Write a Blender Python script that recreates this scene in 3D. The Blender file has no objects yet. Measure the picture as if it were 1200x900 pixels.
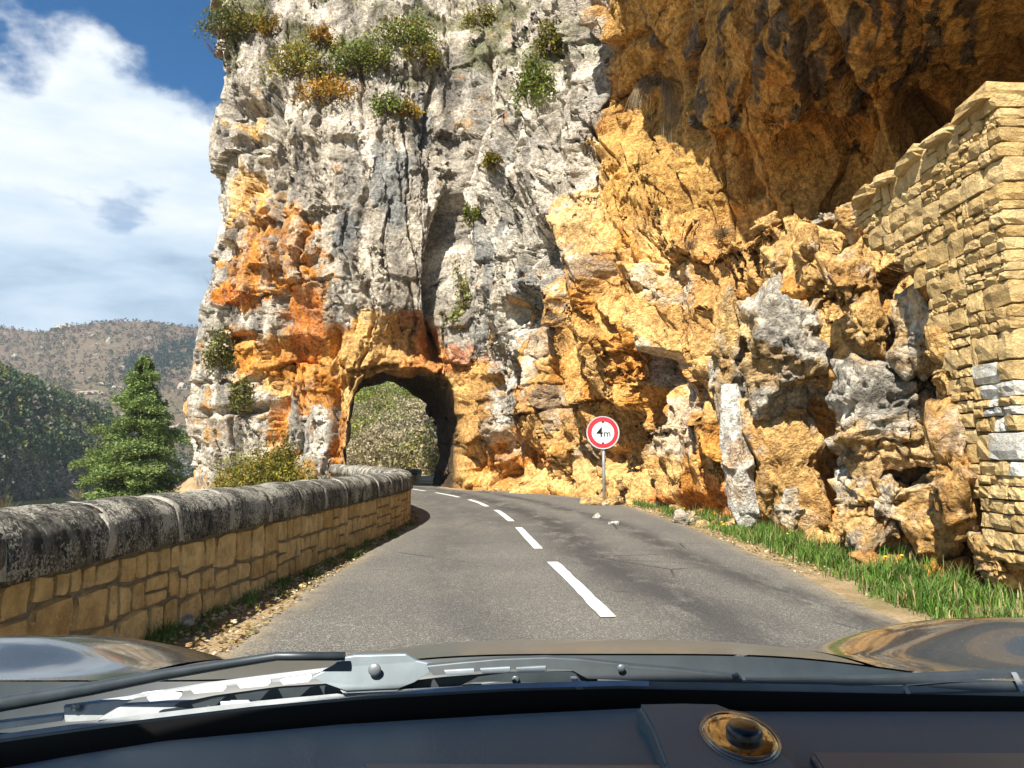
import bpy, bmesh, math, random
import numpy as np
from mathutils import Vector, Matrix

random.seed(11)
RNG = np.random.default_rng(11)
R = math.radians
scene = bpy.context.scene
col = scene.collection

# ------------------------------------------------------------------ camera
F = 906.0                      # focal length in pixels of the 1200 x 900 photograph
PITCH = R(5.36)
EYE = 1.2
cam_d = bpy.data.cameras.new('camera')
cam_d.sensor_width = 36.0
cam_d.lens = F / 1200.0 * 36.0
cam_d.clip_start = 0.02
cam_d.clip_end = 20000
cam = bpy.data.objects.new('camera', cam_d)
col.objects.link(cam)
cam.location = (0, 0, EYE)
cam.rotation_euler = (R(90) + PITCH, 0, 0)
scene.camera = cam

# ------------------------------------------------------------------ world, sun, exposure
SUN_EL, SUN_AZ = R(51), R(27)          # sun behind the camera, to its left
S = Vector((-math.sin(SUN_AZ) * math.cos(SUN_EL), -math.cos(SUN_AZ) * math.cos(SUN_EL), math.sin(SUN_EL)))
world = bpy.data.worlds.new('World')
scene.world = world
world.use_nodes = True
wn, wl = world.node_tree.nodes, world.node_tree.links
wn.clear()


def wnode(t, **kw):
    n = wn.new(t)
    for k, v in kw.items():
        setattr(n, k, v)
    return n


def wmath(op, a, b=None, clamp=False):
    n = wnode('ShaderNodeMath', operation=op, use_clamp=clamp)
    for i, v in enumerate((a, b)):
        if v is None:
            continue
        if isinstance(v, (int, float)):
            n.inputs[i].default_value = v
        else:
            wl.new(v, n.inputs[i])
    return n.outputs[0]


def wramp(v, a, b):
    n = wnode('ShaderNodeMapRange', interpolation_type='SMOOTHSTEP')
    wl.new(v, n.inputs[0])
    n.inputs[1].default_value = a
    n.inputs[2].default_value = b
    return n.outputs[0]


sky = wnode('ShaderNodeTexSky', sky_type='NISHITA', sun_disc=False)
sky.sun_elevation = SUN_EL
sky.sun_rotation = math.atan2(S.x, S.y)
sky.altitude = 400
sky.air_density = 1.0
sky.dust_density = 0.3
sky.ozone_density = 2.5
hsv = wnode('ShaderNodeHueSaturation')
hsv.inputs['Saturation'].default_value = 2.1
wl.new(sky.outputs[0], hsv.inputs['Color'])
bg_sky = wnode('ShaderNodeBackground')
bg_sky.inputs[1].default_value = 0.051
wl.new(hsv.outputs[0], bg_sky.inputs[0])
tc = wnode('ShaderNodeTexCoord')
sep = wnode('ShaderNodeSeparateXYZ')
wl.new(tc.outputs['Generated'], sep.inputs[0])


def wnoise(scale, detail, rough, sz=1.0, off=(0, 0, 0)):
    m = wnode('ShaderNodeMapping')
    m.inputs['Location'].default_value = off
    m.inputs['Scale'].default_value = (1, 1, sz)
    wl.new(tc.outputs['Generated'], m.inputs[0])
    n = wnode('ShaderNodeTexNoise')
    n.inputs['Scale'].default_value = scale
    n.inputs['Detail'].default_value = detail
    n.inputs['Roughness'].default_value = rough
    wl.new(m.outputs[0], n.inputs['Vector'])
    return n.outputs[0]


n_edge = wnoise(4.2, 9, 0.56, 1.5, (1.7, 0.4, 0.2))
n_hole = wnoise(6.5, 6, 0.55, 2.2, (4.1, 2.0, 7.5))
n_tone = wnoise(4.5, 7, 0.58, 3.4, (9.3, 1.1, 2.7))
el = sep.outputs['Z']
# cumulus bank that reaches about 27 degrees up all round, open blue above it with small loose clouds
lim = wmath('SUBTRACT', 0.455, el)
lim = wmath('ADD', wmath('MULTIPLY', lim, 2.4), wmath('MULTIPLY', wmath('SUBTRACT', n_edge, 0.5), 1.5))
m_top = wramp(lim, -0.03, 0.16)
m_hole = wramp(wmath('SUBTRACT', n_hole, wmath('MULTIPLY', wramp(el, 0.36, 0.2), 0.05)), 0.24, 0.36)
low_gap = wramp(wmath('ADD', el, wmath('MULTIPLY', wmath('SUBTRACT', n_tone, 0.5), 0.25)), 0.07, 0.15)
mask = wmath('MULTIPLY', m_top, wmath('ADD', 0.45, wmath('MULTIPLY', m_hole, 0.55)))
mask = wmath('MULTIPLY', mask, wmath('ADD', 0.35, wmath('MULTIPLY', low_gap, 0.65)))
tone = wmath('ADD', wmath('MULTIPLY', wmath('SUBTRACT', n_tone, 0.5), 1.7), wmath('MULTIPLY', wramp(el, 0.14, 0.33), 0.62))
tone = wmath('ADD', tone, 0.16, True)
cr = wnode('ShaderNodeValToRGB')
wl.new(tone, cr.inputs[0])
cr.color_ramp.elements[0].position = 0.0
cr.color_ramp.elements[0].color = (0.27, 0.40, 0.56, 1)
cr.color_ramp.elements[1].position = 0.95
cr.color_ramp.elements[1].color = (0.93, 0.97, 1.0, 1)
e = cr.color_ramp.elements.new(0.38)
e.color = (0.56, 0.70, 0.84, 1)
bg_cl = wnode('ShaderNodeBackground')
bg_cl.inputs[1].default_value = 0.50
wl.new(cr.outputs[0], bg_cl.inputs[0])
mx = wnode('ShaderNodeMixShader')
wl.new(mask, mx.inputs[0])
wl.new(bg_sky.outputs[0], mx.inputs[1])
wl.new(bg_cl.outputs[0], mx.inputs[2])
wo = wnode('ShaderNodeOutputWorld')
wl.new(mx.outputs[0], wo.inputs[0])

sun_d = bpy.data.lights.new('sun', 'SUN')
sun_d.energy = 5.0
sun_d.angle = R(0.53)
sun_d.color = (1.0, 0.925, 0.80)
sun = bpy.data.objects.new('sun', sun_d)
col.objects.link(sun)
sun.rotation_euler = S.to_track_quat('Z', 'Y').to_euler()
sun.location = S * 60

scene.view_settings.view_transform = 'Standard'
scene.view_settings.look = 'None'
scene.view_settings.exposure = 1.18
scene.view_settings.gamma = 1.0
scene.view_settings.use_curve_mapping = False
scene.cycles.max_bounces = 6
scene.cycles.diffuse_bounces = 3
scene.cycles.glossy_bounces = 3
scene.cycles.transparent_max_bounces = 12
scene.cycles.use_adaptive_sampling = True


# ------------------------------------------------------------------ helpers
def W(px, py, d):
    """point of the place seen at photo pixel (px, py) at distance y = d"""
    px = np.asarray(px, float); py = np.asarray(py, float); d = np.asarray(d, float)
    a = (px - 600) / F
    b = (450 - py) / F
    y = math.cos(PITCH) - math.sin(PITCH) * b
    z = math.sin(PITCH) + math.cos(PITCH) * b
    t = d / y
    return np.stack(np.broadcast_arrays(a * t, d, EYE + z * t), -1)


def proj(P):
    x, y, z = P[..., 0], P[..., 1], P[..., 2] - EYE
    f = y * math.cos(PITCH) + z * math.sin(PITCH)
    u = -y * math.sin(PITCH) + z * math.cos(PITCH)
    f = np.maximum(f, 1e-3)
    return 600 + F * x / f, 450 - F * u / f


def hashf(ix, iy, iz, seed):
    h = (ix.astype(np.uint32) * np.uint32(374761393) + iy.astype(np.uint32) * np.uint32(668265263)
         + iz.astype(np.uint32) * np.uint32(2147483647) + np.uint32((seed * 1274126177 + 12345) & 0xffffffff))
    h = (h ^ (h >> np.uint32(13))) * np.uint32(1274126177)
    h = (h ^ (h >> np.uint32(16))) * np.uint32(2246822519)
    h = h ^ (h >> np.uint32(15))
    return (h & np.uint32(0xffffff)).astype(np.float32) / np.float32(0xffffff)


def vnoise(P, seed=0):
    P = np.asarray(P, np.float32)
    ip = np.floor(P).astype(np.int64)
    f = P - ip
    u = f * f * (3 - 2 * f)
    out = 0
    for dx in (0, 1):
        wx = u[..., 0] if dx else 1 - u[..., 0]
        for dy in (0, 1):
            wy = u[..., 1] if dy else 1 - u[..., 1]
            for dz in (0, 1):
                wz = u[..., 2] if dz else 1 - u[..., 2]
                out = out + wx * wy * wz * hashf(ip[..., 0] + dx, ip[..., 1] + dy, ip[..., 2] + dz, seed)
    return out * 2 - 1


def fbm(P, octv=4, seed=0, gain=0.5):
    P = np.asarray(P, np.float32)
    a, s, o = 1.0, 0.0, 0
    for i in range(octv):
        o = o + a * vnoise(P * (2.03 ** i) + 17.3 * i, seed + i * 7)
        s += a
        a *= gain
    return o / s


def voronoi(P, seed=0):
    """F1, F2, three random numbers of the nearest cell, vector from its centre"""
    P = np.asarray(P, np.float32)
    ip = np.floor(P).astype(np.int64)
    n = P.shape[0]
    f1 = np.full(n, 9.0, np.float32); f2 = np.full(n, 9.0, np.float32)
    best = np.zeros((n, 3), np.int64); dv = np.zeros((n, 3), np.float32)
    for dx in (-1, 0, 1):
        for dy in (-1, 0, 1):
            for dz in (-1, 0, 1):
                c = ip + np.array([dx, dy, dz])
                j = np.stack([hashf(c[:, 0], c[:, 1], c[:, 2], seed + k) for k in range(3)], -1)
                v = P - (c + 0.1 + 0.8 * j)
                dd = np.sqrt((v * v).sum(-1))
                near = dd < f1
                f2 = np.where(near, f1, np.minimum(f2, dd))
                f1 = np.where(near, dd, f1)
                best[near] = c[near]
                dv[near] = v[near]
    r = np.stack([hashf(best[:, 0], best[:, 1], best[:, 2], seed + 11 + k) for k in range(4)], -1)
    return f1, f2, r, dv


def chips(P, seed=0, k=1.0, tilt=0.6, off=0.5):
    """broken stone: concave chips that meet in sharp arrises (lower envelope over the cells), plus cell numbers"""
    P = np.asarray(P, np.float32)
    ip = np.floor(P).astype(np.int64)
    n = P.shape[0]
    best = np.full(n, 99.0, np.float32)
    rid = np.zeros((n, 3), np.float32)
    for dx in (-1, 0, 1):
        for dy in (-1, 0, 1):
            for dz in (-1, 0, 1):
                c = ip + np.array([dx, dy, dz])
                h = [hashf(c[:, 0], c[:, 1], c[:, 2], seed + q) for q in range(7)]
                vx = P[:, 0] - (c[:, 0] + h[0]); vy = P[:, 1] - (c[:, 1] + h[1]); vz = P[:, 2] - (c[:, 2] + h[2])
                v = k * (vx * vx + vy * vy + vz * vz) + tilt * (vx * (h[3] - .5) + vy * (h[4] - .5) + vz * (h[5] - .5)) * 2 + off * h[6]
                m = v < best
                best = np.where(m, v, best)
                rid[m] = np.stack([h[3], h[5], h[6]], -1)[m]
    return best, rid


def sstep(a, b, x):
    t = np.clip((x - a) / (b - a), 0, 1)
    return t * t * (3 - 2 * t)


def mesh_np(name, V, Q, mats=(), cols=None, smooth=False, midx=None):
    """mesh from arrays; Q is (n,3) or (n,4)"""
    V = np.ascontiguousarray(V, np.float32); Q = np.ascontiguousarray(Q, np.int32)
    me = bpy.data.meshes.new(name)
    k = Q.shape[1]
    me.vertices.add(len(V)); me.vertices.foreach_set('co', V.ravel())
    me.loops.add(Q.size); me.loops.foreach_set('vertex_index', Q.ravel())
    me.polygons.add(len(Q)); me.polygons.foreach_set('loop_start', np.arange(0, Q.size, k, dtype=np.int32))
    if smooth:
        me.polygons.foreach_set('use_smooth', np.ones(len(Q), bool))
    if midx is not None:
        me.polygons.foreach_set('material_index', np.asarray(midx, np.int32))
    me.update(calc_edges=True)
    for m in mats:
        me.materials.append(m)
    if cols is not None:
        a = me.color_attributes.new('Col', 'FLOAT_COLOR', 'POINT')
        c = np.ones((len(V), 4), np.float32); c[:, :3] = cols
        a.data.foreach_set('color', c.ravel())
    me.validate()
    return me


def link(name, me, parent=None):
    o = bpy.data.objects.new(name, me)
    col.objects.link(o)
    if parent is not None:
        o.parent = parent
    return o


def tag(o, label=None, cat=None, group=None, kind=None):
    if label: o['label'] = label
    if cat: o['category'] = cat
    if group: o['group'] = group
    if kind: o['kind'] = kind
    return o


def empty(name, loc=(0, 0, 0)):
    o = bpy.data.objects.new(name, None)
    col.objects.link(o)
    o.location = loc
    return o


def grid_faces(nu, nv, closed_u=False):
    i = np.arange(nu if closed_u else nu - 1)[:, None]; j = np.arange(nv - 1)[None, :]
    i2 = (i + 1) % nu
    return np.stack([i * nv + j, i2 * nv + j, i2 * nv + j + 1, i * nv + j + 1], -1).reshape(-1, 4)


def bm_obj(name, bm, m, parent=None, smooth=False):
    me = bpy.data.meshes.new(name)
    bmesh.ops.recalc_face_normals(bm, faces=bm.faces[:])
    bm.to_mesh(me); bm.free()
    if smooth:
        for p in me.polygons: p.use_smooth = True
    me.materials.append(m)
    return link(name, me, parent)


def tube(pts, rad, n=8, caps=True):
    """bmesh tube along points with per-point radius"""
    bm = bmesh.new()
    pts = [Vector(p) for p in pts]
    if not hasattr(rad, '__len__'): rad = [rad] * len(pts)
    rings = []
    for i, p in enumerate(pts):
        t = (pts[min(i + 1, len(pts) - 1)] - pts[max(i - 1, 0)]).normalized()
        a = t.cross(Vector((0, 0, 1)))
        if a.length < 1e-3: a = t.cross(Vector((1, 0, 0)))
        a.normalize(); b = t.cross(a).normalized()
        rings.append([bm.verts.new(p + (a * math.cos(k * 2 * math.pi / n) + b * math.sin(k * 2 * math.pi / n)) * rad[i]) for k in range(n)])
    for r0, r1 in zip(rings, rings[1:]):
        for k in range(n):
            bm.faces.new((r0[k], r0[(k + 1) % n], r1[(k + 1) % n], r1[k]))
    if caps:
        bm.faces.new(rings[0]); bm.faces.new(rings[-1])
    return bm


# ------------------------------------------------------------------ materials
class N:
    """short node builder for one material"""
    def __init__(s, name, rough=0.8, spec=0.3):
        s.m = bpy.data.materials.new(name); s.m.use_nodes = True
        s.t = s.m.node_tree; s.n = s.t.nodes; s.l = s.t.links
        s.p = s.n['Principled BSDF']
        s.p.inputs['Roughness'].default_value = rough
        s.p.inputs['Specular IOR Level'].default_value = spec
        s.tc = s.n.new('ShaderNodeTexCoord')

    def put(s, v, sock):
        if isinstance(v, (int, float)): sock.default_value = v
        elif isinstance(v, tuple): sock.default_value = (*v, 1) if len(v) == 3 and sock.type == 'RGBA' else v
        else: s.l.new(v, sock)

    def noise(s, scale, detail=4, rough=0.55, coord='Object', stretch=(1, 1, 1), off=(0, 0, 0), dist=0.0):
        m = s.n.new('ShaderNodeMapping'); m.inputs['Scale'].default_value = stretch
        m.inputs['Location'].default_value = off
        s.l.new(s.tc.outputs[coord], m.inputs[0])
        n = s.n.new('ShaderNodeTexNoise')
        n.inputs['Scale'].default_value = scale; n.inputs['Detail'].default_value = detail
        n.inputs['Roughness'].default_value = rough; n.inputs['Distortion'].default_value = dist
        s.l.new(m.outputs[0], n.inputs['Vector'])
        return n.outputs['Fac']

    def voro(s, scale, feature='F1', coord='Object', out='Distance', stretch=(1, 1, 1)):
        m = s.n.new('ShaderNodeMapping'); m.inputs['Scale'].default_value = stretch
        s.l.new(s.tc.outputs[coord], m.inputs[0])
        n = s.n.new('ShaderNodeTexVoronoi'); n.feature = feature
        n.inputs['Scale'].default_value = scale
        s.l.new(m.outputs[0], n.inputs['Vector'])
        return n.outputs[out]

    def ramp(s, v, a, b, lo=0.0, hi=1.0):
        n = s.n.new('ShaderNodeMapRange'); n.interpolation_type = 'SMOOTHSTEP'
        s.put(v, n.inputs[0])
        for i, x in enumerate((a, b, lo, hi)): n.inputs[i + 1].default_value = x
        return n.outputs[0]

    def math(s, op, a, b):
        n = s.n.new('ShaderNodeMath'); n.operation = op
        s.put(a, n.inputs[0]); s.put(b, n.inputs[1])
        return n.outputs[0]

    def mix(s, f, a, b, mode='MIX'):
        n = s.n.new('ShaderNodeMix'); n.data_type = 'RGBA'; n.blend_type = mode
        s.put(f, n.inputs[0]); s.put(a, n.inputs[6]); s.put(b, n.inputs[7])
        return n.outputs[2]

    def attr(s, name='Col'):
        n = s.n.new('ShaderNodeAttribute'); n.attribute_name = name
        return n.outputs['Color']

    def rand(s):
        return s.n.new('ShaderNodeObjectInfo').outputs['Random']

    def base(s, c):
        s.put(c, s.p.inputs['Base Color']); return s

    def bump(s, h, dist=0.01, strength=1.0):
        b = s.n.new('ShaderNodeBump'); b.inputs['Strength'].default_value = strength
        b.inputs['Distance'].default_value = dist
        s.l.new(h, b.inputs['Height']); s.l.new(b.outputs[0], s.p.inputs['Normal'])
        return s


def plain(name, c, rough=0.6, spec=0.4, metal=0.0, coat=0.0, vary=0.0, vs=6.0):
    k = N(name, rough, spec)
    k.p.inputs['Metallic'].default_value = metal
    k.p.inputs['Coat Weight'].default_value = coat
    k.p.inputs['Coat Roughness'].default_value = 0.03
    if vary > 0:
        k.base(k.mix(k.ramp(k.noise(vs, 5), 0.3, 0.7), tuple(x * (1 - vary) for x in c), tuple(min(1, x * (1 + vary)) for x in c)))
    else:
        k.base(c)
    return k.m


def rock_material(name):
    k = N(name, 0.92, 0.15)
    c = k.attr()
    n1 = k.noise(1.3, 6, 0.62)
    n2 = k.noise(9.0, 6, 0.7)
    n3 = k.noise(34.0, 5, 0.7)
    c = k.mix(1.0, c, k.mix(k.ramp(n1, 0.3, 0.7), (0.80, 0.77, 0.73), (1.16, 1.15, 1.12)), 'MULTIPLY')
    c = k.mix(1.0, c, k.mix(k.ramp(n2, 0.36, 0.64), (0.58, 0.55, 0.52), (1.28, 1.28, 1.26)), 'MULTIPLY')
    # lichen freckles, pale and dark
    c = k.mix(k.ramp(n3, 0.58, 0.72, 0, 0.45), c, (0.62, 0.58, 0.50))
    c = k.mix(k.ramp(k.noise(22.0, 5, 0.75, off=(3, 7, 1)), 0.60, 0.72, 0, 0.5), c, (0.10, 0.085, 0.06))
    k.base(c)
    ck = k.ramp(k.noise(5.0, 5, 0.65, off=(2, 5, 9)), 0.47, 0.53)
    h = k.math('ADD', k.math('MULTIPLY', n2, 1.0), k.math('MULTIPLY', n3, 0.5))
    h = k.math('ADD', h, k.math('MULTIPLY', k.voro(13.0, 'DISTANCE_TO_EDGE'), 0.9))
    h = k.math('ADD', h, k.math('MULTIPLY', ck, 0.35))
    h = k.math('ADD', h, k.math('MULTIPLY', k.noise(80.0, 3, 0.7), 0.25))
    k.bump(h, 0.06, 1.0)
    return k.m


M = {}
M['rock'] = rock_material('rock')


def leaf_material(name, trans=0.25):
    k = N(name, 0.65, 0.2)
    c = k.attr()
    c = k.mix(1.0, c, k.mix(k.ramp(k.noise(2.5, 4), 0.3, 0.7), (0.72, 0.72, 0.7), (1.2, 1.2, 1.15)), 'MULTIPLY')
    k.base(c)
    tr = k.n.new('ShaderNodeBsdfTranslucent'); k.l.new(c, tr.inputs[0])
    ms = k.n.new('ShaderNodeMixShader'); ms.inputs[0].default_value = trans
    out = k.n['Material Output']
    k.l.new(k.p.outputs[0], ms.inputs[1]); k.l.new(tr.outputs[0], ms.inputs[2]); k.l.new(ms.outputs[0], out.inputs[0])
    return k.m


M['leaf'] = leaf_material('leaves')
M['bark'] = plain('bark', (0.10, 0.075, 0.055), 0.9, 0.1, vary=0.35, vs=20)
M['twig'] = plain('dry_twigs', (0.34, 0.30, 0.22), 0.9, 0.1, vary=0.3)

# ------------------------------------------------------------------ plan of the road
CEN = np.array([(-14, 1.5), (-4, 1.2), (3, .90), (5.9, .69), (8.9, .43), (10, .33), (12.6, .13), (13.8, .02), (16.5, -.27), (17.5, -.45), (20.5, -1.0), (23.6, -1.9), (26, -2.8), (28.5, -3.8), (31, -4.7), (34, -6.0), (37, -7.6), (41, -10.5), (46, -15)])
LEFT = np.array([(-14, -1.5), (-4, -1.65), (0, -1.75), (4.5, -1.87), (8.7, -1.96), (12, -1.93), (15, -1.92), (17.5, -2.3), (20, -2.95), (24, -4.3), (28.5, -6.1), (31, -7.1), (34, -8.6), (37, -10.4), (41, -13.4), (46, -18)])
RIGHT = np.array([(-14, 3.3), (0, 3.0), (6, 2.95), (9.5, 3.13), (14, 3.12), (18, 3.0), (20.5, 2.75), (22.6, 2.25), (24.5, 1.4), (26, .55), (28, -1.9), (31, -2.9), (34, -4.0), (37, -5.2), (41, -8), (46, -12)])
WALL = np.array([(-3.0, -4.0), (-2.9, -1.0), (-2.75, 2.0), (-2.6, 4.5), (-2.42, 8.0), (-2.2, 11.5), (-2.1, 13.6), (-2.18, 15.2), (-2.5, 16.9), (-3.1, 19.0), (-4.0, 21.8), (-5.0, 24.4), (-6.35, 28.0)])


def smooth_poly(P, n, closed=False):
    """Catmull-Rom through points, evenly spaced by arc length"""
    P = np.asarray(P, float)
    Q = np.vstack([2 * P[0] - P[1], P, 2 * P[-1] - P[-2]])
    out = []
    for i in range(1, len(Q) - 2):
        t = np.linspace(0, 1, 24, endpoint=False)[:, None]
        a, b, c, d = Q[i - 1], Q[i], Q[i + 1], Q[i + 2]
        out.append(0.5 * (2 * b + (c - a) * t + (2 * a - 5 * b + 4 * c - d) * t ** 2 + (3 * b - a - 3 * c + d) * t ** 3))
    out = np.vstack(out + [P[-1:]])
    s = np.r_[0, np.cumsum(np.linalg.norm(np.diff(out, axis=0), axis=1))]
    u = np.linspace(0, s[-1], n)
    return np.stack([np.interp(u, s, out[:, k]) for k in range(out.shape[1])], -1), s[-1]


# ------------------------------------------------------------------ ground sheet
def wall_left(y):
    w = WALL[np.argsort(WALL[:, 1])]
    return np.where(y < 28, np.interp(y, w[:, 1], w[:, 0]), np.interp(y, LEFT[:, 0], LEFT[:, 1]) - 0.6)


def build_ground():
    g = np.linspace(-1, 1, 301)
    xs = np.sign(g) * (np.abs(g) * 40 + (np.abs(g) ** 6) * 3500)
    gy = np.linspace(0, 1, 340)
    ys = -30 + gy * 90 + gy ** 7 * 4500
    X, Y = np.meshgrid(xs, ys, indexing='ij')
    dl = wall_left(Y) - 0.45 - X                      # distance beyond the parapet
    drop = np.where(dl > 0, -np.minimum(0.55 * dl + 0.02 * dl ** 1.6, 11.6 + 0.0 * dl), 0)
    Z = drop - 0.03
    P = np.stack([X, Y, Z], -1).reshape(-1, 3)
    P[:, 2] += np.where(dl.reshape(-1) > 0.5, 0.35 * fbm(P * 0.25, 4, 3), 0.012 * fbm(P * 2.5, 3, 5))
    far = sstep(70, 130, Y.reshape(-1))
    P[:, 2] = P[:, 2] * (1 - far) + np.minimum(P[:, 2], -11.6) * far
    k = N('ground_soil', 0.95, 0.1)
    n1 = k.noise(2.2, 6, 0.65); n2 = k.noise(26, 5, 0.75)
    c = k.mix(k.ramp(n1, 0.35, 0.65), (0.30, 0.21, 0.115), (0.40, 0.31, 0.19))
    c = k.mix(k.ramp(n2, 0.45, 0.7), c, (0.20, 0.135, 0.07))
    c = k.mix(k.ramp(k.noise(70, 3, 0.6), 0.6, 0.72), c, (0.56, 0.48, 0.36))
    far_m = k.ramp(k.noise(0.35, 5, 0.6), 0.48, 0.62)
    c = k.mix(k.math('MULTIPLY', far_m, 0.6), c, (0.12, 0.12, 0.05))
    k.base(c).bump(k.math('ADD', n2, n1), 0.03, 0.8)
    o = link('ground', mesh_np('ground', P, grid_faces(len(xs), len(ys)), [k.m], smooth=True))
    tag(o, 'sandy soil of the roadside verge and the slope below the road', kind='structure')


build_ground()


def build_road():
    k = N('asphalt', 0.78, 0.35)
    ag = k.voro(150, 'F1', out='Color')                # aggregate chips
    sepc = k.n.new('ShaderNodeSeparateColor'); k.l.new(ag, sepc.inputs[0])
    chip = sepc.outputs[0]
    fine = k.noise(240, 3, 0.7)
    big = k.noise(0.5, 5, 0.6)
    c = k.mix(chip, (0.068, 0.067, 0.061), (0.170, 0.165, 0.146))
    c = k.mix(k.ramp(chip, 0.86, 0.93), c, (0.36, 0.35, 0.32))
    c = k.mix(k.ramp(fine, 0.56, 0.72, 0, 0.7), c, (0.04, 0.04, 0.042))
    c = k.mix(1.0, c, k.mix(k.ramp(big, 0.3, 0.7), (0.86, 0.86, 0.88), (1.12, 1.11, 1.07)), 'MULTIPLY')
    # worn bitumen-rich patches in the wheel tracks (attribute Col, red channel)
    sc_ = k.n.new('ShaderNodeSeparateColor'); k.l.new(k.attr(), sc_.inputs[0])
    wear = k.math('MULTIPLY', sc_.outputs[0], k.ramp(k.noise(2.6, 6, 0.7, stretch=(1, .35, 1)), 0.34, 0.54))
    c = k.mix(k.math('MULTIPLY', wear, 0.95), c, k.mix(chip, (0.026, 0.026, 0.028), (0.068, 0.067, 0.065)))
    crk = k.math('MULTIPLY', k.ramp(k.voro(.55, 'DISTANCE_TO_EDGE'), .012, .0, 0, 1), k.ramp(k.noise(.5, 3, .6, off=(3, 3, 3)), .52, .6))
    c = k.mix(crk, c, (.03, .03, .03))
    # sand washed onto the edges (green channel)
    sand = k.math('MULTIPLY', sc_.outputs[1], k.ramp(k.noise(6, 6, 0.7), 0.32, 0.62))
    c = k.mix(k.math('MULTIPLY', sand, 0.85), c, (0.34, 0.27, 0.17))
    k.base(c).bump(k.math('ADD', chip, fine), 0.006, 0.7)
    ys = np.r_[np.linspace(-14, 4, 24, endpoint=False), np.linspace(4, 34, 240), np.linspace(34.4, 46, 24)]
    l = np.interp(ys, LEFT[:, 0], LEFT[:, 1]); r = np.interp(ys, RIGHT[:, 0], RIGHT[:, 1]); c0 = np.interp(ys, CEN[:, 0], CEN[:, 1])
    ker = np.ones(9) / 9
    for a in (l, r): a[4:-4] = np.convolve(a, ker, 'valid')
    l = l - 0.03 + 0.05 * vnoise(np.stack([ys * 1.7, ys * 0, ys * 0], -1), 5)
    r = r + 0.05 * vnoise(np.stack([ys * 1.3, ys * 0 + 3, ys * 0], -1), 6)
    nv = 41
    t = np.linspace(0, 1, nv)
    X = l[:, None] * (1 - t) + r[:, None] * t
    Y = np.broadcast_to(ys[:, None], X.shape)
    Z = 0.035 * (1 - (2 * t - 1) ** 2)[None, :] - 0.0 + np.zeros_like(X)
    Z[:, 0] -= 0.05; Z[:, -1] -= 0.05
    P = np.stack([X, Y, Z], -1).reshape(-1, 3)
    off = (X - c0[:, None]).reshape(-1)
    yy = Y.reshape(-1)
    wob = 0.25 * vnoise(np.stack([yy * .22, yy * 0, yy * 0], -1), 9)
    wear = np.exp(-((off - 0.62 - wob) / .42) ** 2) * (0.6 + .4 * sstep(3, 7, yy)) + np.exp(-((off - 1.75 - wob) / .24) ** 2) + .45 * np.exp(-((off + 1.15 - wob) / .35) ** 2)
    wear += 0.55 * np.exp(-((off + 0.35 - wob * 2) / .4) ** 2) * sstep(9, 15, yy)
    edge = np.minimum((X - l[:, None]), (r[:, None] - X)).reshape(-1)
    sand = 1 - sstep(0.0, 0.42, edge)
    cols = np.stack([np.clip(wear, 0, 1), sand, sand * 0], -1)
    road = link('road', mesh_np('road', P, grid_faces(len(ys), nv)[:, ::-1], [k.m], cols, True))
    tag(road, 'grey chip sealed asphalt road bending left into the rock tunnel', kind='structure')
    # painted dashes, each a marking of the road
    p = N('road_paint', 0.6, 0.35)
    pc = p.mix(p.ramp(p.noise(45, 5, 0.75), 0.54, 0.68, 0, .8), (0.66, 0.66, 0.63), (0.24, 0.23, 0.21))
    p.base(pc)
    cs, L = smooth_poly(CEN[:, ::-1], 4000)
    s_arr = np.linspace(0, L, 4000)
    s0 = np.interp(5.75, cs[:, 1], s_arr) - 4.2 * 4
    for i in range(13):
        a = s0 + 4.2 * i; b = a + 2.95
        if b > L: break
        n = 16
        ss = np.linspace(a, b, n)
        x = np.interp(ss, s_arr, cs[:, 0]); y = np.interp(ss, s_arr, cs[:, 1])
        tx = np.gradient(x); ty = np.gradient(y); ln = np.hypot(tx, ty)
        nx, ny = ty / ln, -tx / ln
        hw = 0.058
        ll = np.interp(y, ys, l); rr = np.interp(y, ys, r)
        V = []
        for sg in (-1, 1):
            jx = 0.004 * RNG.standard_normal(n)
            px, py_ = x + nx * (sg * hw + jx), y + ny * (sg * hw + jx)
            tt = (px - ll) / (rr - ll)
            V.append(np.stack([px, py_, 0.035 * (1 - (2 * tt - 1) ** 2) + 0.004 + 0.0035], -1))
        tag(link('lane_dash', mesh_np('lane_dash', np.vstack([V[0], V[1]]), np.stack([np.arange(n - 1), np.arange(n - 1) + n, np.arange(1, n) + n, np.arange(1, n)], -1), [p.m]), road))
    return road


build_road()


# ------------------------------------------------------------------ cliff
# control net: for each station a photo column px and rows (py, d); B rows are given as heights
ROWS = [None, 560, 500, 430, 360, 290, 220, 150, 70, 0, -120, -300, -700]
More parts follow.
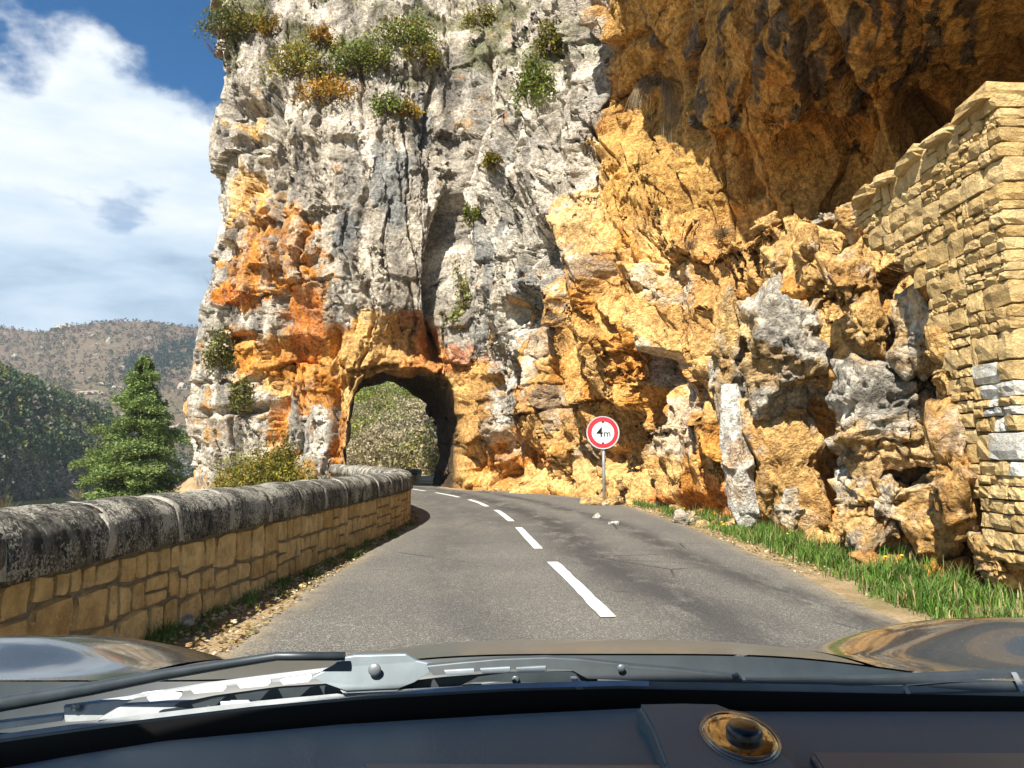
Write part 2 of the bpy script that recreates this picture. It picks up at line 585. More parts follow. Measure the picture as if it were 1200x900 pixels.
# far part: same rows for all stations; first entry is the foot height z
FAR = [
    # px(list of px per row or scalar), zfoot, depths (12)
    ([330] * 13, -8, [37] * 9 + [38, 40, 42, 48]),
    ([268] * 13, -8, [35, 35, 34.6, 34.6, 34.6, 34.6, 34.6, 34.6, 34.6, 36, 38, 40, 46]),
    ([214, 212, 213, 227, 229, 254, 244, 240, 246, 256, 262, 300, 340], -8, [31.3, 31, 31, 31.3, 31, 31, 31.5, 31.5, 32, 33, 35, 38, 44]),
    ([240] * 4 + [246, 268, 262, 258, 262, 268, 275, 310, 350], -8, [30.2, 30.0, 29.9, 30.1, 29.8, 29.7, 30.2, 30.2, 30.8, 32, 34.5, 37.5, 43]),
    ([285] * 13, -8, [29.6, 29.5, 29.4, 29.6, 29.1, 29.0, 29.4, 29.7, 30.5, 32, 34.5, 37, 42]),
    ([330] * 13, -6, [28.9, 28.8, 28.8, 28.8, 28.5, 28.4, 28.6, 28.9, 30.2, 32, 34.5, 37, 42]),
    ([390] * 13, -2, [28.5, 28.4, 28.4, 28.4, 28.1, 27.9, 28.1, 28.5, 30, 32, 34.5, 37, 42]),
    ([450] * 13, -.9, [28.5, 28.4, 28.4, 28.4, 27.7, 27.7, 27.9, 28.3, 29.6, 31.6, 34, 37, 42]),
    ([498] * 13, -.9, [28.5, 28.3, 28.3, 28.3, 27.8, 28.0, 28.3, 28.7, 29.6, 31.3, 33.5, 36.5, 42]),
    ([535] * 13, -.9, [28.3, 28.2, 28.3, 28.2, 28.2, 28.9, 29.3, 29.8, 30.2, 31, 33, 36, 41]),
    ([565, 565, 563, 560, 556, 560, 565, 572, 580, 585, 590, 600, 600], -.9, [27.6, 27.5, 27.5, 27.2, 26.9, 27.2, 27.8, 28.3, 28.8, 29.6, 31, 34, 40]),
    ([605, 605, 603, 600, 596, 600, 610, 620, 630, 635, 640, 650, 660], -.9, [26.3, 26.2, 26.1, 25.9, 25.5, 25.4, 25.6, 25.9, 26.3, 26.9, 28, 31, 38]),
    ([650, 650, 650, 650, 646, 650, 655, 660, 666, 670, 670, 680, 690], -.9, [24.4, 24.3, 24.2, 23.9, 23.7, 23.6, 23.8, 24.1, 24.2, 24.3, 24.6, 26, 31]),
    ([685, 685, 685, 685, 682, 680, 682, 686, 688, 690, 692, 700, 710], -.9, [23.0, 22.9, 22.7, 22.4, 22.1, 22.1, 22.4, 22.6, 22.3, 22.0, 20.8, 20, 25]),
    ([712, 712, 712, 712, 708, 706, 708, 708, 706, 706, 708, 720, 730], -.9, [22.0, 21.8, 21.5, 21.2, 21.0, 21.0, 21.9, 22.4, 21.9, 20.9, 18.4, 16, 20]),
    ([760] * 13, -.9, [19.0, 18.9, 18.8, 18.6, 18.7, 19.1, 20.8, 21.4, 20.4, 18.8, 15.7, 13, 17]),
]
# near part: low cliff with a ledge on top, hollow behind it, overhang above
NEAR = [
    # px, zfoot, rows: (py, d) x 12
    (820, [(560, 16.0), (500, 15.9), (430, 15.8), (360, 15.9), (285, 16.6), (268, 19.5), (190, 19.2), (90, 17.8), (0, 16.3), (-120, 13.2), (-300, 10.8), (-700, 14)]),
    (875, [(570, 14.3), (510, 14.2), (440, 14.2), (360, 14.4), (268, 15.0), (255, 18.8), (180, 18.2), (90, 16.3), (0, 14.6), (-120, 11.6), (-300, 9.6), (-700, 12)]),
    (940, [(590, 12.4), (520, 12.4), (440, 12.5), (350, 12.6), (256, 13.2), (246, 17.5), (170, 17.0), (90, 15.0), (0, 13.0), (-120, 10.4), (-300, 8.6), (-700, 11)]),
    (1020, [(620, 10.2), (540, 10.2), (450, 10.3), (340, 10.5), (250, 10.9), (225, 16.5), (160, 15.6), (90, 13.6), (0, 11.6), (-120, 9.2), (-300, 7.8), (-700, 10)]),
    (1090, [(650, 8.6), (570, 8.6), (470, 8.65), (350, 8.8), (215, 9.3), (190, 15.8), (140, 14.8), (80, 12.8), (0, 10.8), (-120, 8.6), (-300, 7.2), (-700, 9)]),
    (1170, [(680, 7.1), (600, 7.15), (490, 7.2), (350, 7.3), (165, 7.6), (130, 15), (100, 14.2), (60, 12.2), (0, 10.0), (-120, 8.0), (-300, 6.6), (-700, 8)]),
    (1300, [(700, 6.9), (600, 6.9), (500, 6.95), (350, 7.0), (150, 7.2), (90, 14), (70, 13.4), (40, 11.6), (0, 9.4), (-120, 7.4), (-300, 6.0), (-700, 7)]),
    (1520, [(700, 6.9), (600, 6.9), (500, 7.0), (350, 7.1), (150, 7.3), (60, 12), (40, 11.5), (20, 10), (-20, 8.4), (-140, 6.6), (-320, 5.2), (-700, 6)]),
]
SUBV = [12, 40, 48, 48, 48, 48, 48, 48, 52, 50, 40, 24, 10]


def build_net():
    cols_ = []
    for px, zf, ds in FAR:
        if not hasattr(px, '__len__'): px = [px] * 13
        col_ = []
        f = W(px[0], 560, ds[0]); f[2] = zf
        col_.append(f)
        for k in range(1, 13):
            col_.append(W(px[k], ROWS[k], ds[k]))
        cols_.append(col_)
    for px, rows in NEAR:
        f = W(px, rows[0][0], rows[0][1]); f[2] = -.9
        fwd = float(np.interp(px, [820, 900, 1120, 1180], [0, .5, .42, .1]))
        f = W(px, rows[0][0], rows[0][1] - fwd); f[2] = -.9
        cols_.append([f] + [W(px, a, b - (fwd if q < 5 else 0)) for q, (a, b) in enumerate(rows)])
    net = np.array(cols_)                          # stations x 13 x 3
    net[:13, 10:, 2] = np.minimum(net[:13, 10:, 2], 29.0)   # the spur ends in a plateau
    pxs = [c[0][3] if hasattr(c[0], '__len__') else c[0] for c in FAR] + [c[0] for c in NEAR]
    ni = []
    for i in range(len(net) - 1):
        w = abs(pxs[i + 1] - pxs[i])
        ni.append(int(max(10, w / (1.15 if pxs[i] < 535 else 0.6 if pxs[i] < 1080 else 1.0))) if pxs[i] < 1170 else 40)
    ni[0] = 30; ni[1] = 40
    iu = np.concatenate([i + np.arange(n) / n for i, n in enumerate(ni)] + [[len(net) - 1]])
    iv = np.concatenate([k + np.arange(n) / n for k, n in enumerate(SUBV[:12])] + [[12]])
    a = np.floor(iu).astype(int).clip(0, len(net) - 2); fa = (iu - a)[:, None, None]
    T = net[a] * (1 - fa) + net[a + 1] * fa
    b = np.floor(iv).astype(int).clip(0, 11); fb = (iv - b)[None, :, None]
    G = T[:, b] * (1 - fb) + T[:, b + 1] * fb
    for _ in range(20):                            # soften the net's creases
        G[1:-1] = 0.25 * G[:-2] + 0.5 * G[1:-1] + 0.25 * G[2:]
        G[:, 1:-1] = 0.25 * G[:, :-2] + 0.5 * G[:, 1:-1] + 0.25 * G[:, 2:]
    return G


G = build_net()
NU, NV = G.shape[:2]
du = np.gradient(G, axis=0); dv_ = np.gradient(G, axis=1)
NRM = np.cross(du, dv_); NRM /= np.linalg.norm(NRM, axis=-1, keepdims=True) + 1e-9
P0 = G.reshape(-1, 3).copy(); N0 = NRM.reshape(-1, 3)
if (N0[:, 1].mean()) > 0: N0 = -N0
BPX, BPY = proj(P0)


def at_cliff(px, py, P=None):
    """surface point of the cliff seen at a photo pixel"""
    Q = P0 if P is None else P
    bx, by = (BPX, BPY) if P is None else proj(Q)
    dd = (bx - px) ** 2 + (by - py) ** 2
    near = np.where(dd < 25)[0]
    if len(near) == 0: return Q[np.argmin(dd)]
    return Q[near[np.argmin(Q[near, 1])]]


def blob(Pw, px, py, rx, ry, ang=0.0, soft=0.5):
    """soft patch on the rock, radii in photo pixels at its distance, real size in metres"""
    c = at_cliff(px, py)
    s = c[1] / F
    v = Pw - c
    h = v[:, 0] * 0.8 - v[:, 1] * 0.6 if c[0] > 0.5 else v[:, 0]
    if c[0] > 0.5:                                # the right hand cliff runs along the road
        h = v[:, 0] - (v[:, 1]) * (c[0] / c[1])
    z = v[:, 2] - v[:, 1] * ((c[2] - EYE) / c[1])
    ca, sa = math.cos(ang), math.sin(ang)
    a = (h * ca + z * sa) / (rx * s); b = (-h * sa + z * ca) / (ry * s)
    far = np.abs(v[:, 1]) > 7
    q = np.sqrt(a * a + b * b)
    m = 1 - sstep(1 - soft, 1 + soft, q)
    m[far] = 0
    return m


def seg_dist(P, pts):
    best = np.full(len(P), 1e9, np.float32)
    for a, b in zip(pts, pts[1:]):
        ab = b - a
        t = np.clip(((P - a) @ ab) / (ab @ ab), 0, 1)
        q = P - a - t[:, None] * ab
        best = np.minimum(best, np.sqrt((q * q).sum(-1)))
    return best


warp = np.stack([fbm(P0 * 0.45, 4, 21 + k) for k in range(3)], -1)
warp2 = np.stack([fbm(P0 * 1.9, 3, 31 + k) for k in range(3)], -1)
PW = P0 + 0.55 * warp + 0.12 * warp2


right = sstep(545, 640, BPX)                      # right hand cliff versus tunnel spur
cave = np.clip(sstep(680, 730, BPX) * sstep(290, 225, BPY), 0, 1)
near_r = sstep(800, 900, BPX)


def beds(P, sz):
    """coordinates that follow the joints: upright on the spur, leaning along the road on the right"""
    q = P.copy()
    w = right
    q[:, 0] = P[:, 0] + (0.10 + 0.25 * w) * P[:, 2]
    q[:, 1] = P[:, 1] - 0.42 * w * P[:, 2]
    q[:, 2] = P[:, 2] / sz
    return q


def seam(n, w):
    return np.exp(-(n / w) ** 2)


def joint_blocks(u, z, wu, hz, seed):
    """rock mass cut by upright joints and rough bedding: offset, tilt and crack of each block"""
    tz = z / hz
    row = np.floor(tz); fz = tz - row
    ri = row.astype(np.int64)
    tu = u / wu + 7.3 * hashf(ri, ri * 0, ri * 0, seed + 5)
    ci = np.floor(tu); fu = tu - ci
    ii = ci.astype(np.int64)
    r = np.stack([hashf(ii, ri, ri * 0, seed + q) for q in range(4)], -1)
    tilt = (fu - .5) * (r[:, 1] - .5) * 2 + (fz - .5) * (r[:, 2] - .5) * 2
    eu = np.minimum(fu, 1 - fu) * wu; ez = np.minimum(fz, 1 - fz) * hz
    return r[:, 0] - .5, tilt, eu, ez, r


mid = G[:, 60:240, :2].mean(1)
arc = np.r_[0, np.cumsum(np.linalg.norm(np.diff(mid, axis=0), axis=1))]
UA = np.repeat(arc, NV)
lean = 0.06 + 0.30 * right
uu = UA + lean * P0[:, 2] + 0.75 * warp[:, 0] + 0.10 * warp2[:, 0]
zz = P0[:, 2] + 0.8 * warp[:, 2] + 0.10 * warp2[:, 2] - .10 * UA
bo, bt, eu, ez, rb = joint_blocks(uu, zz, 1.55, 3.1, 301)
co, ct, eu2, ez2, rc = joint_blocks(uu + .35 * warp2[:, 1], zz * 1.0 + .25 * warp2[:, 0], .62, 1.05, 311)
cell_big = rb; cell_mid = rc
BF = beds(P0 + 0.25 * warp + 0.10 * warp2, 4.0)
disp = 0.80 * fbm(P0 / 4.2, 3, 1)
h1, c_ = chips(beds(PW, 1.8) / 2.3, 3, 0.45, 0.95, 0.8)
h2, c_ = chips(beds(PW, 1.9) / 0.95 + 5.1, 13, 0.45, 0.95, 0.7)
blk = (h1 - 0.1) * 0.60 + 0.50 * bo + .42 * bt - .32 * np.exp(-(eu / .05) ** 2) * (rb[:, 3] > .3) - .22 * np.exp(-(ez / .05) ** 2) * (rb[:, 3] < .75)
blk2 = (h2 - 0.1) * 0.20 + .17 * co + .17 * ct - .10 * np.exp(-(eu2 / .03) ** 2) * (rc[:, 3] > .5) - .09 * np.exp(-(ez2 / .03) ** 2) * (rc[:, 3] < .5)
nA = fbm(BF * 0.55, 4, 201); nB = fbm(BF * 1.25 + 9, 4, 211)
seams = -0.45 * seam(nA, .022) * sstep(-.2, .3, warp[:, 1]) - 0.22 * seam(nB, .022) * sstep(-.1, .35, warp2[:, 1])

slab = np.clip(blob(P0, 450, 230, 70, 120, 0, .35) + blob(P0, 620, 170, 50, 190, 0.35, .35) + 0.8 * blob(P0, 255, 520, 50, 60), 0, 1)
k1 = (1 - 0.45 * slab) * (1 - 0.35 * cave)
k2 = (1 - 0.35 * slab) * (1 - 0.5 * cave) * (1 - 0.25 * near_r)
k3 = (1 - 0.35 * cave)
disp = disp + k1 * blk * (0.9 + 0.1 * right) * (1 - 0.25 * near_r) + k2 * blk2 + seams * (1 - .5 * cave)
st_ = (P0[:, 1] - 0.32 * P0[:, 2] + 1.1 * warp[:, 1] + 0.15 * warp2[:, 0]) / 2.1
sc_ = np.floor(st_); sf = st_ - sc_
sa_ = 0.25 + 0.75 * hashf(sc_.astype(np.int64), sc_.astype(np.int64) * 0, sc_.astype(np.int64) * 0, 77)
step = sa_ * np.minimum(sf / .34, (1 - sf) / .66) * right * (1 - cave) * (1 - .7 * near_r)
disp += step - .3 * right                         # stepped buttresses facing up the road
disp += cave * 0.35 * fbm(P0 * np.array([1.2, 1.2, 0.35]), 4, 61)      # water worn flutes in the overhang


def crack(pts, w, dep, dh=0):
    global disp
    Q = np.array([at_cliff(*p) for p in pts])
    d = seg_dist(P0 + 0.12 * warp2 + 0.1 * warp, Q)
    disp = disp - dep * np.exp(-(d / w) ** 2)


def ridge(pts, w, h):
    crack(pts, w, -h)


# joints and ribs that can be read in the photograph
crack([(556, 60), (548, 130), (541, 200), (530, 260), (520, 330), (506, 395), (500, 425)], .30, 1.7)
crack([(316, 50), (315, 150), (313, 235), (317, 300), (322, 380)], .22, .9)
crack([(384, 395), (383, 480), (382, 556)], .24, .8)
crack([(398, 430), (396, 556)], .12, .35)
crack([(312, 470), (308, 520)], .22, .6)
crack([(240, 402), (290, 398)], .16, .6)
crack([(228, 480), (300, 478)], .14, .7)
crack([(520, 60), (508, 170), (515, 260), (522, 300)], .08, .5)
crack([(590, 60), (575, 140), (560, 190), (552, 230)], .22, .8)
crack([(640, 95), (615, 160), (590, 210)], .18, .5)
crack([(700, 320), (698, 400), (705, 470)], .10, .5)
crack([(775, 330), (770, 420), (745, 470), (720, 500)], .2, .6)
crack([(845, 340), (842, 420), (838, 500), (835, 590)], .2, .9)
crack([(655, 330), (640, 400), (632, 470), (650, 540)], .16, .5)
crack([(585, 440), (600, 500), (610, 560)], .25, .7)
crack([(560, 450), (570, 520), (590, 560)], .2, .6)
crack([(765, 20), (775, 100), (790, 160), (850, 175), (870, 230)], .2, .7)
crack([(940, 20), (965, 90), (1000, 150), (1015, 180)], .22, .6)
crack([(680, 60), (700, 60), (740, 50)], .15, .4)
ridge([(690, 0), (672, 100), (655, 200), (640, 260)], .5, .2)
ridge([(640, 0), (610, 90), (585, 170), (560, 260), (552, 330)], .42, .6)
ridge([(600, 210), (575, 290), (565, 370)], .5, .5)
ridge([(350, 150), (340, 260), (345, 330)], .7, .35)
ridge([(620, 330), (680, 330)], .5, .4)
ridge([(548, 440), (552, 520), (545, 560)], .3, .35)


def scoop(px, py, rx, ry, dep, ang=0.0):
    global disp
    disp = disp - dep * blob(P0 + 0.18 * warp2, px, py, rx, ry, ang, .45)


scoop(278, 118, 36, 14, .8); scoop(285, 165, 30, 10, .5); scoop(300, 200, 14, 26, .5)
scoop(262, 292, 18, 10, .5); scoop(335, 420, 45, 20, .5); scoop(300, 445, 22, 12, .4)
scoop(482, 402, 30, 26, .9)
scoop(598, 365, 30, 22, 1.1, .5); scoop(640, 300, 30, 40, .9, .6); scoop(575, 545, 45, 30, .8)
scoop(760, 432, 24, 16, .8); scoop(706, 515, 36, 34, .7); scoop(703, 540, 18, 13, .6); scoop(660, 560, 18, 26, .6); scoop(760, 470, 14, 40, .4)
scoop(800, 600, 50, 16, .35); scoop(735, 420, 16, 26, .5); scoop(850, 415, 12, 30, .6)
scoop(745, 110, 40, 35, .3); scoop(690, 195, 26, 22, .5); scoop(960, 205, 60, 40, 1.1); scoop(1090, 170, 45, 25, 1.1)
scoop(915, 540, 46, 70, .45); scoop(1090, 670, 70, 20, .5); scoop(1140, 690, 25, 22, .8); scoop(860, 500, 20, 60, .2)
scoop(740, 200, -1 * -48, 55, -.7)                # crumbling yellow boss that catches the sun
scoop(780, 380, 60, 55, -.35); scoop(660, 420, 40, 80, -.2); scoop(800, 520, 40, 40, -.3)

P1 = P0 + N0 * disp[:, None]
# ragged foot: rock debris apron
foot = 1 - sstep(0.0, 0.9, P0[:, 2])
P1 += (N0 * np.array([1, 1, 0])) * (foot * 0.35 * (0.5 + 0.5 * fbm(P0 * 1.4, 4, 71)))[:, None] * (right * (BPX < 850))[:, None]

# second pass: fine relief along the true normals of the broken surface
def grid_normals(P):
    Gd = P.reshape(NU, NV, 3)
    nn = np.cross(np.gradient(Gd, axis=0), np.gradient(Gd, axis=1))
    nn /= np.linalg.norm(nn, axis=-1, keepdims=True) + 1e-9
    return nn.reshape(-1, 3) * SGN


SGN = 1.0 if (np.cross(du, dv_).reshape(-1, 3) * N0).sum(-1).mean() > 0 else -1.0
N1 = grid_normals(P1)
w3 = np.stack([fbm(P1 * 2.2, 3, 331 + k) for k in range(3)], -1)
h3, cell_small = chips((P1 + 0.08 * w3) / np.array([0.36, 0.36, 0.55]) + 2.7, 23, 0.45, 0.9, 0.6)
h4, c4 = chips((P1 + 0.03 * w3) / np.array([.13, .13, .16]) + 1.7, 29, 0.5, 0.8, 0.6)
rgh = .14 + .86 * sstep(-.10, .40, fbm(P0 / 1.7, 4, 351))           # fresh broken rock beside smooth weathered faces
fine = ((h3 - 0.1) * (0.15 + .05 * right) + (h4 - 0.1) * 0.085) * rgh
nC = fbm(P1 * np.array([1.8, 1.8, .9]) + 4, 3, 221)
nD = fbm(P1 * np.array([1.2, 1.2, 3.6]) + 8, 3, 231)
fine = fine * k3 + 0.030 * k3 * fbm(P1 * 5.0, 4, 41, 0.7) - 0.11 * seam(nC, .03) * sstep(-.1, .3, warp2[:, 0]) - .08 * seam(nD, .03) * sstep(0, .3, warp2[:, 1]) * (1 - cave)
P1 = P1 + N1 * fine[:, None]

# tunnel: the rock skin turns inward round the mouth and runs through the spur
TO = W(474, 560, 28.4); TO[2] = 0
TA = np.array([-0.235, 0.972, 0.0]); TR = np.array([0.972, 0.235, 0.0])
v = P1 - TO
ts = v @ TR; ta = v @ TA; tz = v[:, 2] - 1.4
hh = np.where(tz > 0, 3.25, 2.9); NE = 2.5
hs = np.where(ts > 0, 2.25, 2.15)
rr = ((np.abs(ts) / hs) ** NE + (np.abs(tz) / hh) ** NE) ** (1 / NE)
rim = 1 + 0.10 * fbm(P0 * .9, 4, 81) + .05 * (cell_mid[:, 0] - .5)
rr = rr / rim
ins = (rr < 1) & (np.abs(ta) < 3.5)
R_IN = 0.42
dep = np.clip((1 - rr) / (1 - R_IN), 0, 1)
nb = np.maximum(rr, 0.05)
tt = dep * 6.8
bore = np.stack([ts / nb, tz / nb, tt], -1)
rough_t = 1 + np.minimum(1, dep * 7) * (0.10 * fbm(bore * .7, 4, 91) + .16 * (chips(bore / 1.1 + .05 * warp2, 95, .45, .95, .8)[0] - .15)) + 0.03 * np.minimum(1, dep * 8)
Pt = TO + (ts / nb * rough_t)[:, None] * TR + (np.where(dep > .1, 0, 1) * ta * (1 - dep / .1).clip(0, 1) + tt)[:, None] * TA
Pt[:, 2] = 1.4 + tz / nb * rough_t
P1[ins] = Pt[ins]
kill = ins & (rr < R_IN)
Q = grid_faces(NU, NV)
Q = Q[~kill[Q].all(1)]
Q = Q[~(kill[Q].any(1) & kill[Q].all(1))]
in_tunnel = ins


# rock colours (what the stone itself is coloured, except shade painted into the tunnel bore)
OCHRE = np.array((0.54, 0.315, 0.115)); ORANGE = np.array((0.58, 0.25, 0.042)); GREY = np.array((0.36, 0.345, 0.315))
PALE = np.array((0.60, 0.57, 0.50)); BLUEG = np.array((0.27, 0.285, 0.295)); YELLOW = np.array((0.68, 0.445, 0.18))
RUST = np.array((0.36, 0.105, 0.018)); BROWN = np.array((0.50, 0.305, 0.095)); STAIN = np.array((0.055, 0.065, 0.075)); MOSS = np.array((0.12, 0.13, 0.05))


def mixc(c, tgt, m):
    m = np.clip(m, 0, 1)[:, None]
    return c * (1 - m) + tgt * m


def rock_colours():
    n1 = fbm(P0 / 1.6, 5, 101); n2 = fbm(P0 / .55, 4, 111); n3 = fbm(P0 * np.array([1.3, 1.3, .35]), 4, 121)
    n4 = fbm(P0 * 4.5, 3, 141)
    edge = 0.45 * n1 + 0.45 * n2 + .5 * n4 + 0.5 * (cell_mid[:, 1] - .5) + .25 * (cell_big[:, 2] - .5) + .35 * (cell_small[:, 2] - .5)

    def B(px, py, rx, ry, ang=0.0):
        return blob(P0 + 0.25 * warp2, px, py, rx, ry, ang, 0.5)

    def patch(lst, k=1.0):
        m = np.zeros(len(P0))
        for a in lst: m = np.maximum(m, B(*a))
        return sstep(0.30, 0.75, m * k + 1.05 * edge * (m > 0.01))

    c = np.tile(OCHRE, (len(P0), 1))
    c = mixc(c, YELLOW, sstep(-.1, .5, n1 + .5 * n2))
    c = mixc(c, ORANGE, sstep(.0, .45, n3 + .4 * (cell_mid[:, 0] - .5)) * .8 * right)
    # grey skin of the spur and of the ribs
    grey = np.clip(1 - right, 0, 1) * sstep(440, 360, BPY) + sstep(712, 690, BPX) * sstep(330, 250, BPY)
    gm = .95 * sstep(0.30, 0.7, np.clip(grey, 0, 1) + .65 * edge * (grey > .02))
    gc = GREY + (PALE - GREY) * sstep(-.25, .5, n2 + .5 * n1)[:, None]
    gc = mixc(gc, BLUEG, sstep(.05, .4, n3) * .6)
    sk = fbm(PW * np.array([1.9, 1.9, .20]), 4, 151)
    gc = mixc(gc, np.array((.13, .135, .14)), sstep(.12, .38, sk + .15 * n2) * .75)
    gc = mixc(gc, np.array((.74, .72, .66)), sstep(.12, .42, -sk + .3 * n4) * .65)
    c = c * (1 - gm[:, None]) + gc * gm[:, None]

    def paint_grey(lst):
        nonlocal c
        m = patch(lst)[:, None]
        c = c * (1 - m) + gc * m

    paint_grey([(250, 520, 75, 80), (235, 440, 45, 50), (235, 390, 30, 30), (245, 210, 26, 60), (350, 490, 46, 54), (400, 495, 18, 40), (365, 530, 40, 40), (590, 280, 45, 110, .3), (575, 400, 26, 60), (540, 400, 25, 30),
                (855, 400, 22, 50), (575, 470, 20, 40), (1040, 540, 60, 60)])
    m_ = (patch([(780, 490, 24, 44), (770, 330, 22, 30), (745, 430, 18, 26), (640, 480, 14, 34), (615, 400, 12, 50), (690, 300, 16, 30), (665, 540, 12, 24), (560, 520, 12, 30)]) * .6)[:, None]
    c = c * (1 - m_) + gc * m_
    # orange and rust scars
    o = patch([(288, 310, 42, 42), (350, 330, 36, 80), (360, 420, 50, 60), (270, 345, 26, 20), (270, 400, 20, 12), (310, 420, 60, 22), (420, 400, 30, 20), (390, 520, 12, 60), (312, 500, 10, 40), (560, 560, 30, 40),
               (330, 265, 26, 40), (430, 505, 26, 60), (285, 250, 34, 40)])
    c = mixc(c, ORANGE * (1 + .25 * n2[:, None]), o * np.clip(.45 + .7 * cell_small[:, 0] + .3 * n4, 0, .95))
    rust = patch([(480, 400, 40, 30), (800, 590, 60, 30), (760, 590, 40, 22), (350, 380, 26, 40), (265, 350, 20, 14), (340, 415, 45, 14), (500, 425, 50, 20), (1105, 690, 70, 24), (1140, 665, 30, 24), (600, 545, 24, 20)])
    c = mixc(c, RUST * 1.35, rust * .6)
    y = patch([(440, 400, 40, 36), (420, 470, 22, 40), (270, 230, 32, 50), (730, 180, 46, 60), (755, 240, 40, 40), (640, 560, 120, 18), (280, 140, 30, 16), (400, 430, 26, 24), (690, 250, 30, 50), (960, 300, 80, 40)])
    c = mixc(c, YELLOW * (1 + .2 * n2[:, None]), y * .85)
    # overhang: brown, with black water streaks
    cv = sstep(.3, .7, cave + .25 * edge * (cave > .01))
    c = mixc(c, BROWN * (1 + .35 * n1[:, None]), cv * .85)
    c = mixc(c, np.array((.52, .25, .06)), cv * sstep(.05, .45, n3) * .6)
    st = patch([(777, 60, 9, 60), (862, 40, 12, 45), (905, 30, 12, 40), (975, 70, 12, 70, -.2), (995, 140, 9, 50, -.5), (1062, 110, 10, 40, -.6), (880, 90, 8, 30), (1010, 20, 10, 50), (745, 60, 6, 40, .4), (1130, 60, 10, 60), (940, 120, 16, 40), (820, 50, 7, 50), (925, 70, 8, 60), (1040, 40, 8, 60), (1090, 60, 8, 50), (1160, 30, 10, 40), (800, 130, 6, 40), (850, 130, 7, 40)])
    c = mixc(c, STAIN, st * .82)
    bs = patch([(470, 220, 16, 60), (440, 190, 14, 40), (505, 130, 12, 50), (395, 260, 14, 40), (600, 350, 14, 40), (560, 330, 8, 60)])
    c = mixc(c, np.array((.14, .165, .19)), bs * .7)
    # tunnel bore: ochre stone, with its shade painted in as darker colour
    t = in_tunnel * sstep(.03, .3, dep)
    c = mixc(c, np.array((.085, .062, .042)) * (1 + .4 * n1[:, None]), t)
    # per-block change of tone
    c = c * (0.84 + .16 * cell_big[:, 2:3] + .20 * cell_mid[:, 2:3] + .22 * cell_small[:, 1:2])
    ms = sstep(.18, .42, fbm(P0 / 1.1, 4, 131) + .25 * sstep(150, 30, BPY)) * sstep(700, 640, BPX) * sstep(170, 40, BPY)
    c = mixc(c, MOSS, ms * .75)
    return np.clip(c, .01, .9)


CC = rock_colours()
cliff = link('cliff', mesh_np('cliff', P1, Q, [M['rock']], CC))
tag(cliff, 'grey and orange limestone cliff pierced by the road tunnel and overhanging the road', kind='structure')
#--BREAK1


# ------------------------------------------------------------------ boulders wedged in the cliff foot
def sphere_np(sub):
    bm = bmesh.new(); bmesh.ops.create_icosphere(bm, subdivisions=sub, radius=1.0)
    V = np.array([v.co[:] for v in bm.verts]); Q = np.array([[v.index for v in f.verts] for f in bm.faces]); bm.free()
    return V, Q


SPH = {}


def outline_radius(pts):
    pts = np.array(pts, float); nx = np.roll(pts, -1, 0)
    D = np.concatenate([a + (b - a) * np.linspace(0, 1, 40, endpoint=False)[:, None] for a, b in zip(pts, nx)])
    ph = np.arctan2(D[:, 1], D[:, 0]); rd = np.hypot(D[:, 0], D[:, 1]); o = np.argsort(ph)
    return lambda q: np.interp(q, np.r_[ph[o] - 2 * np.pi, ph[o], ph[o] + 2 * np.pi], np.r_[rd[o]] .tolist() * 3)


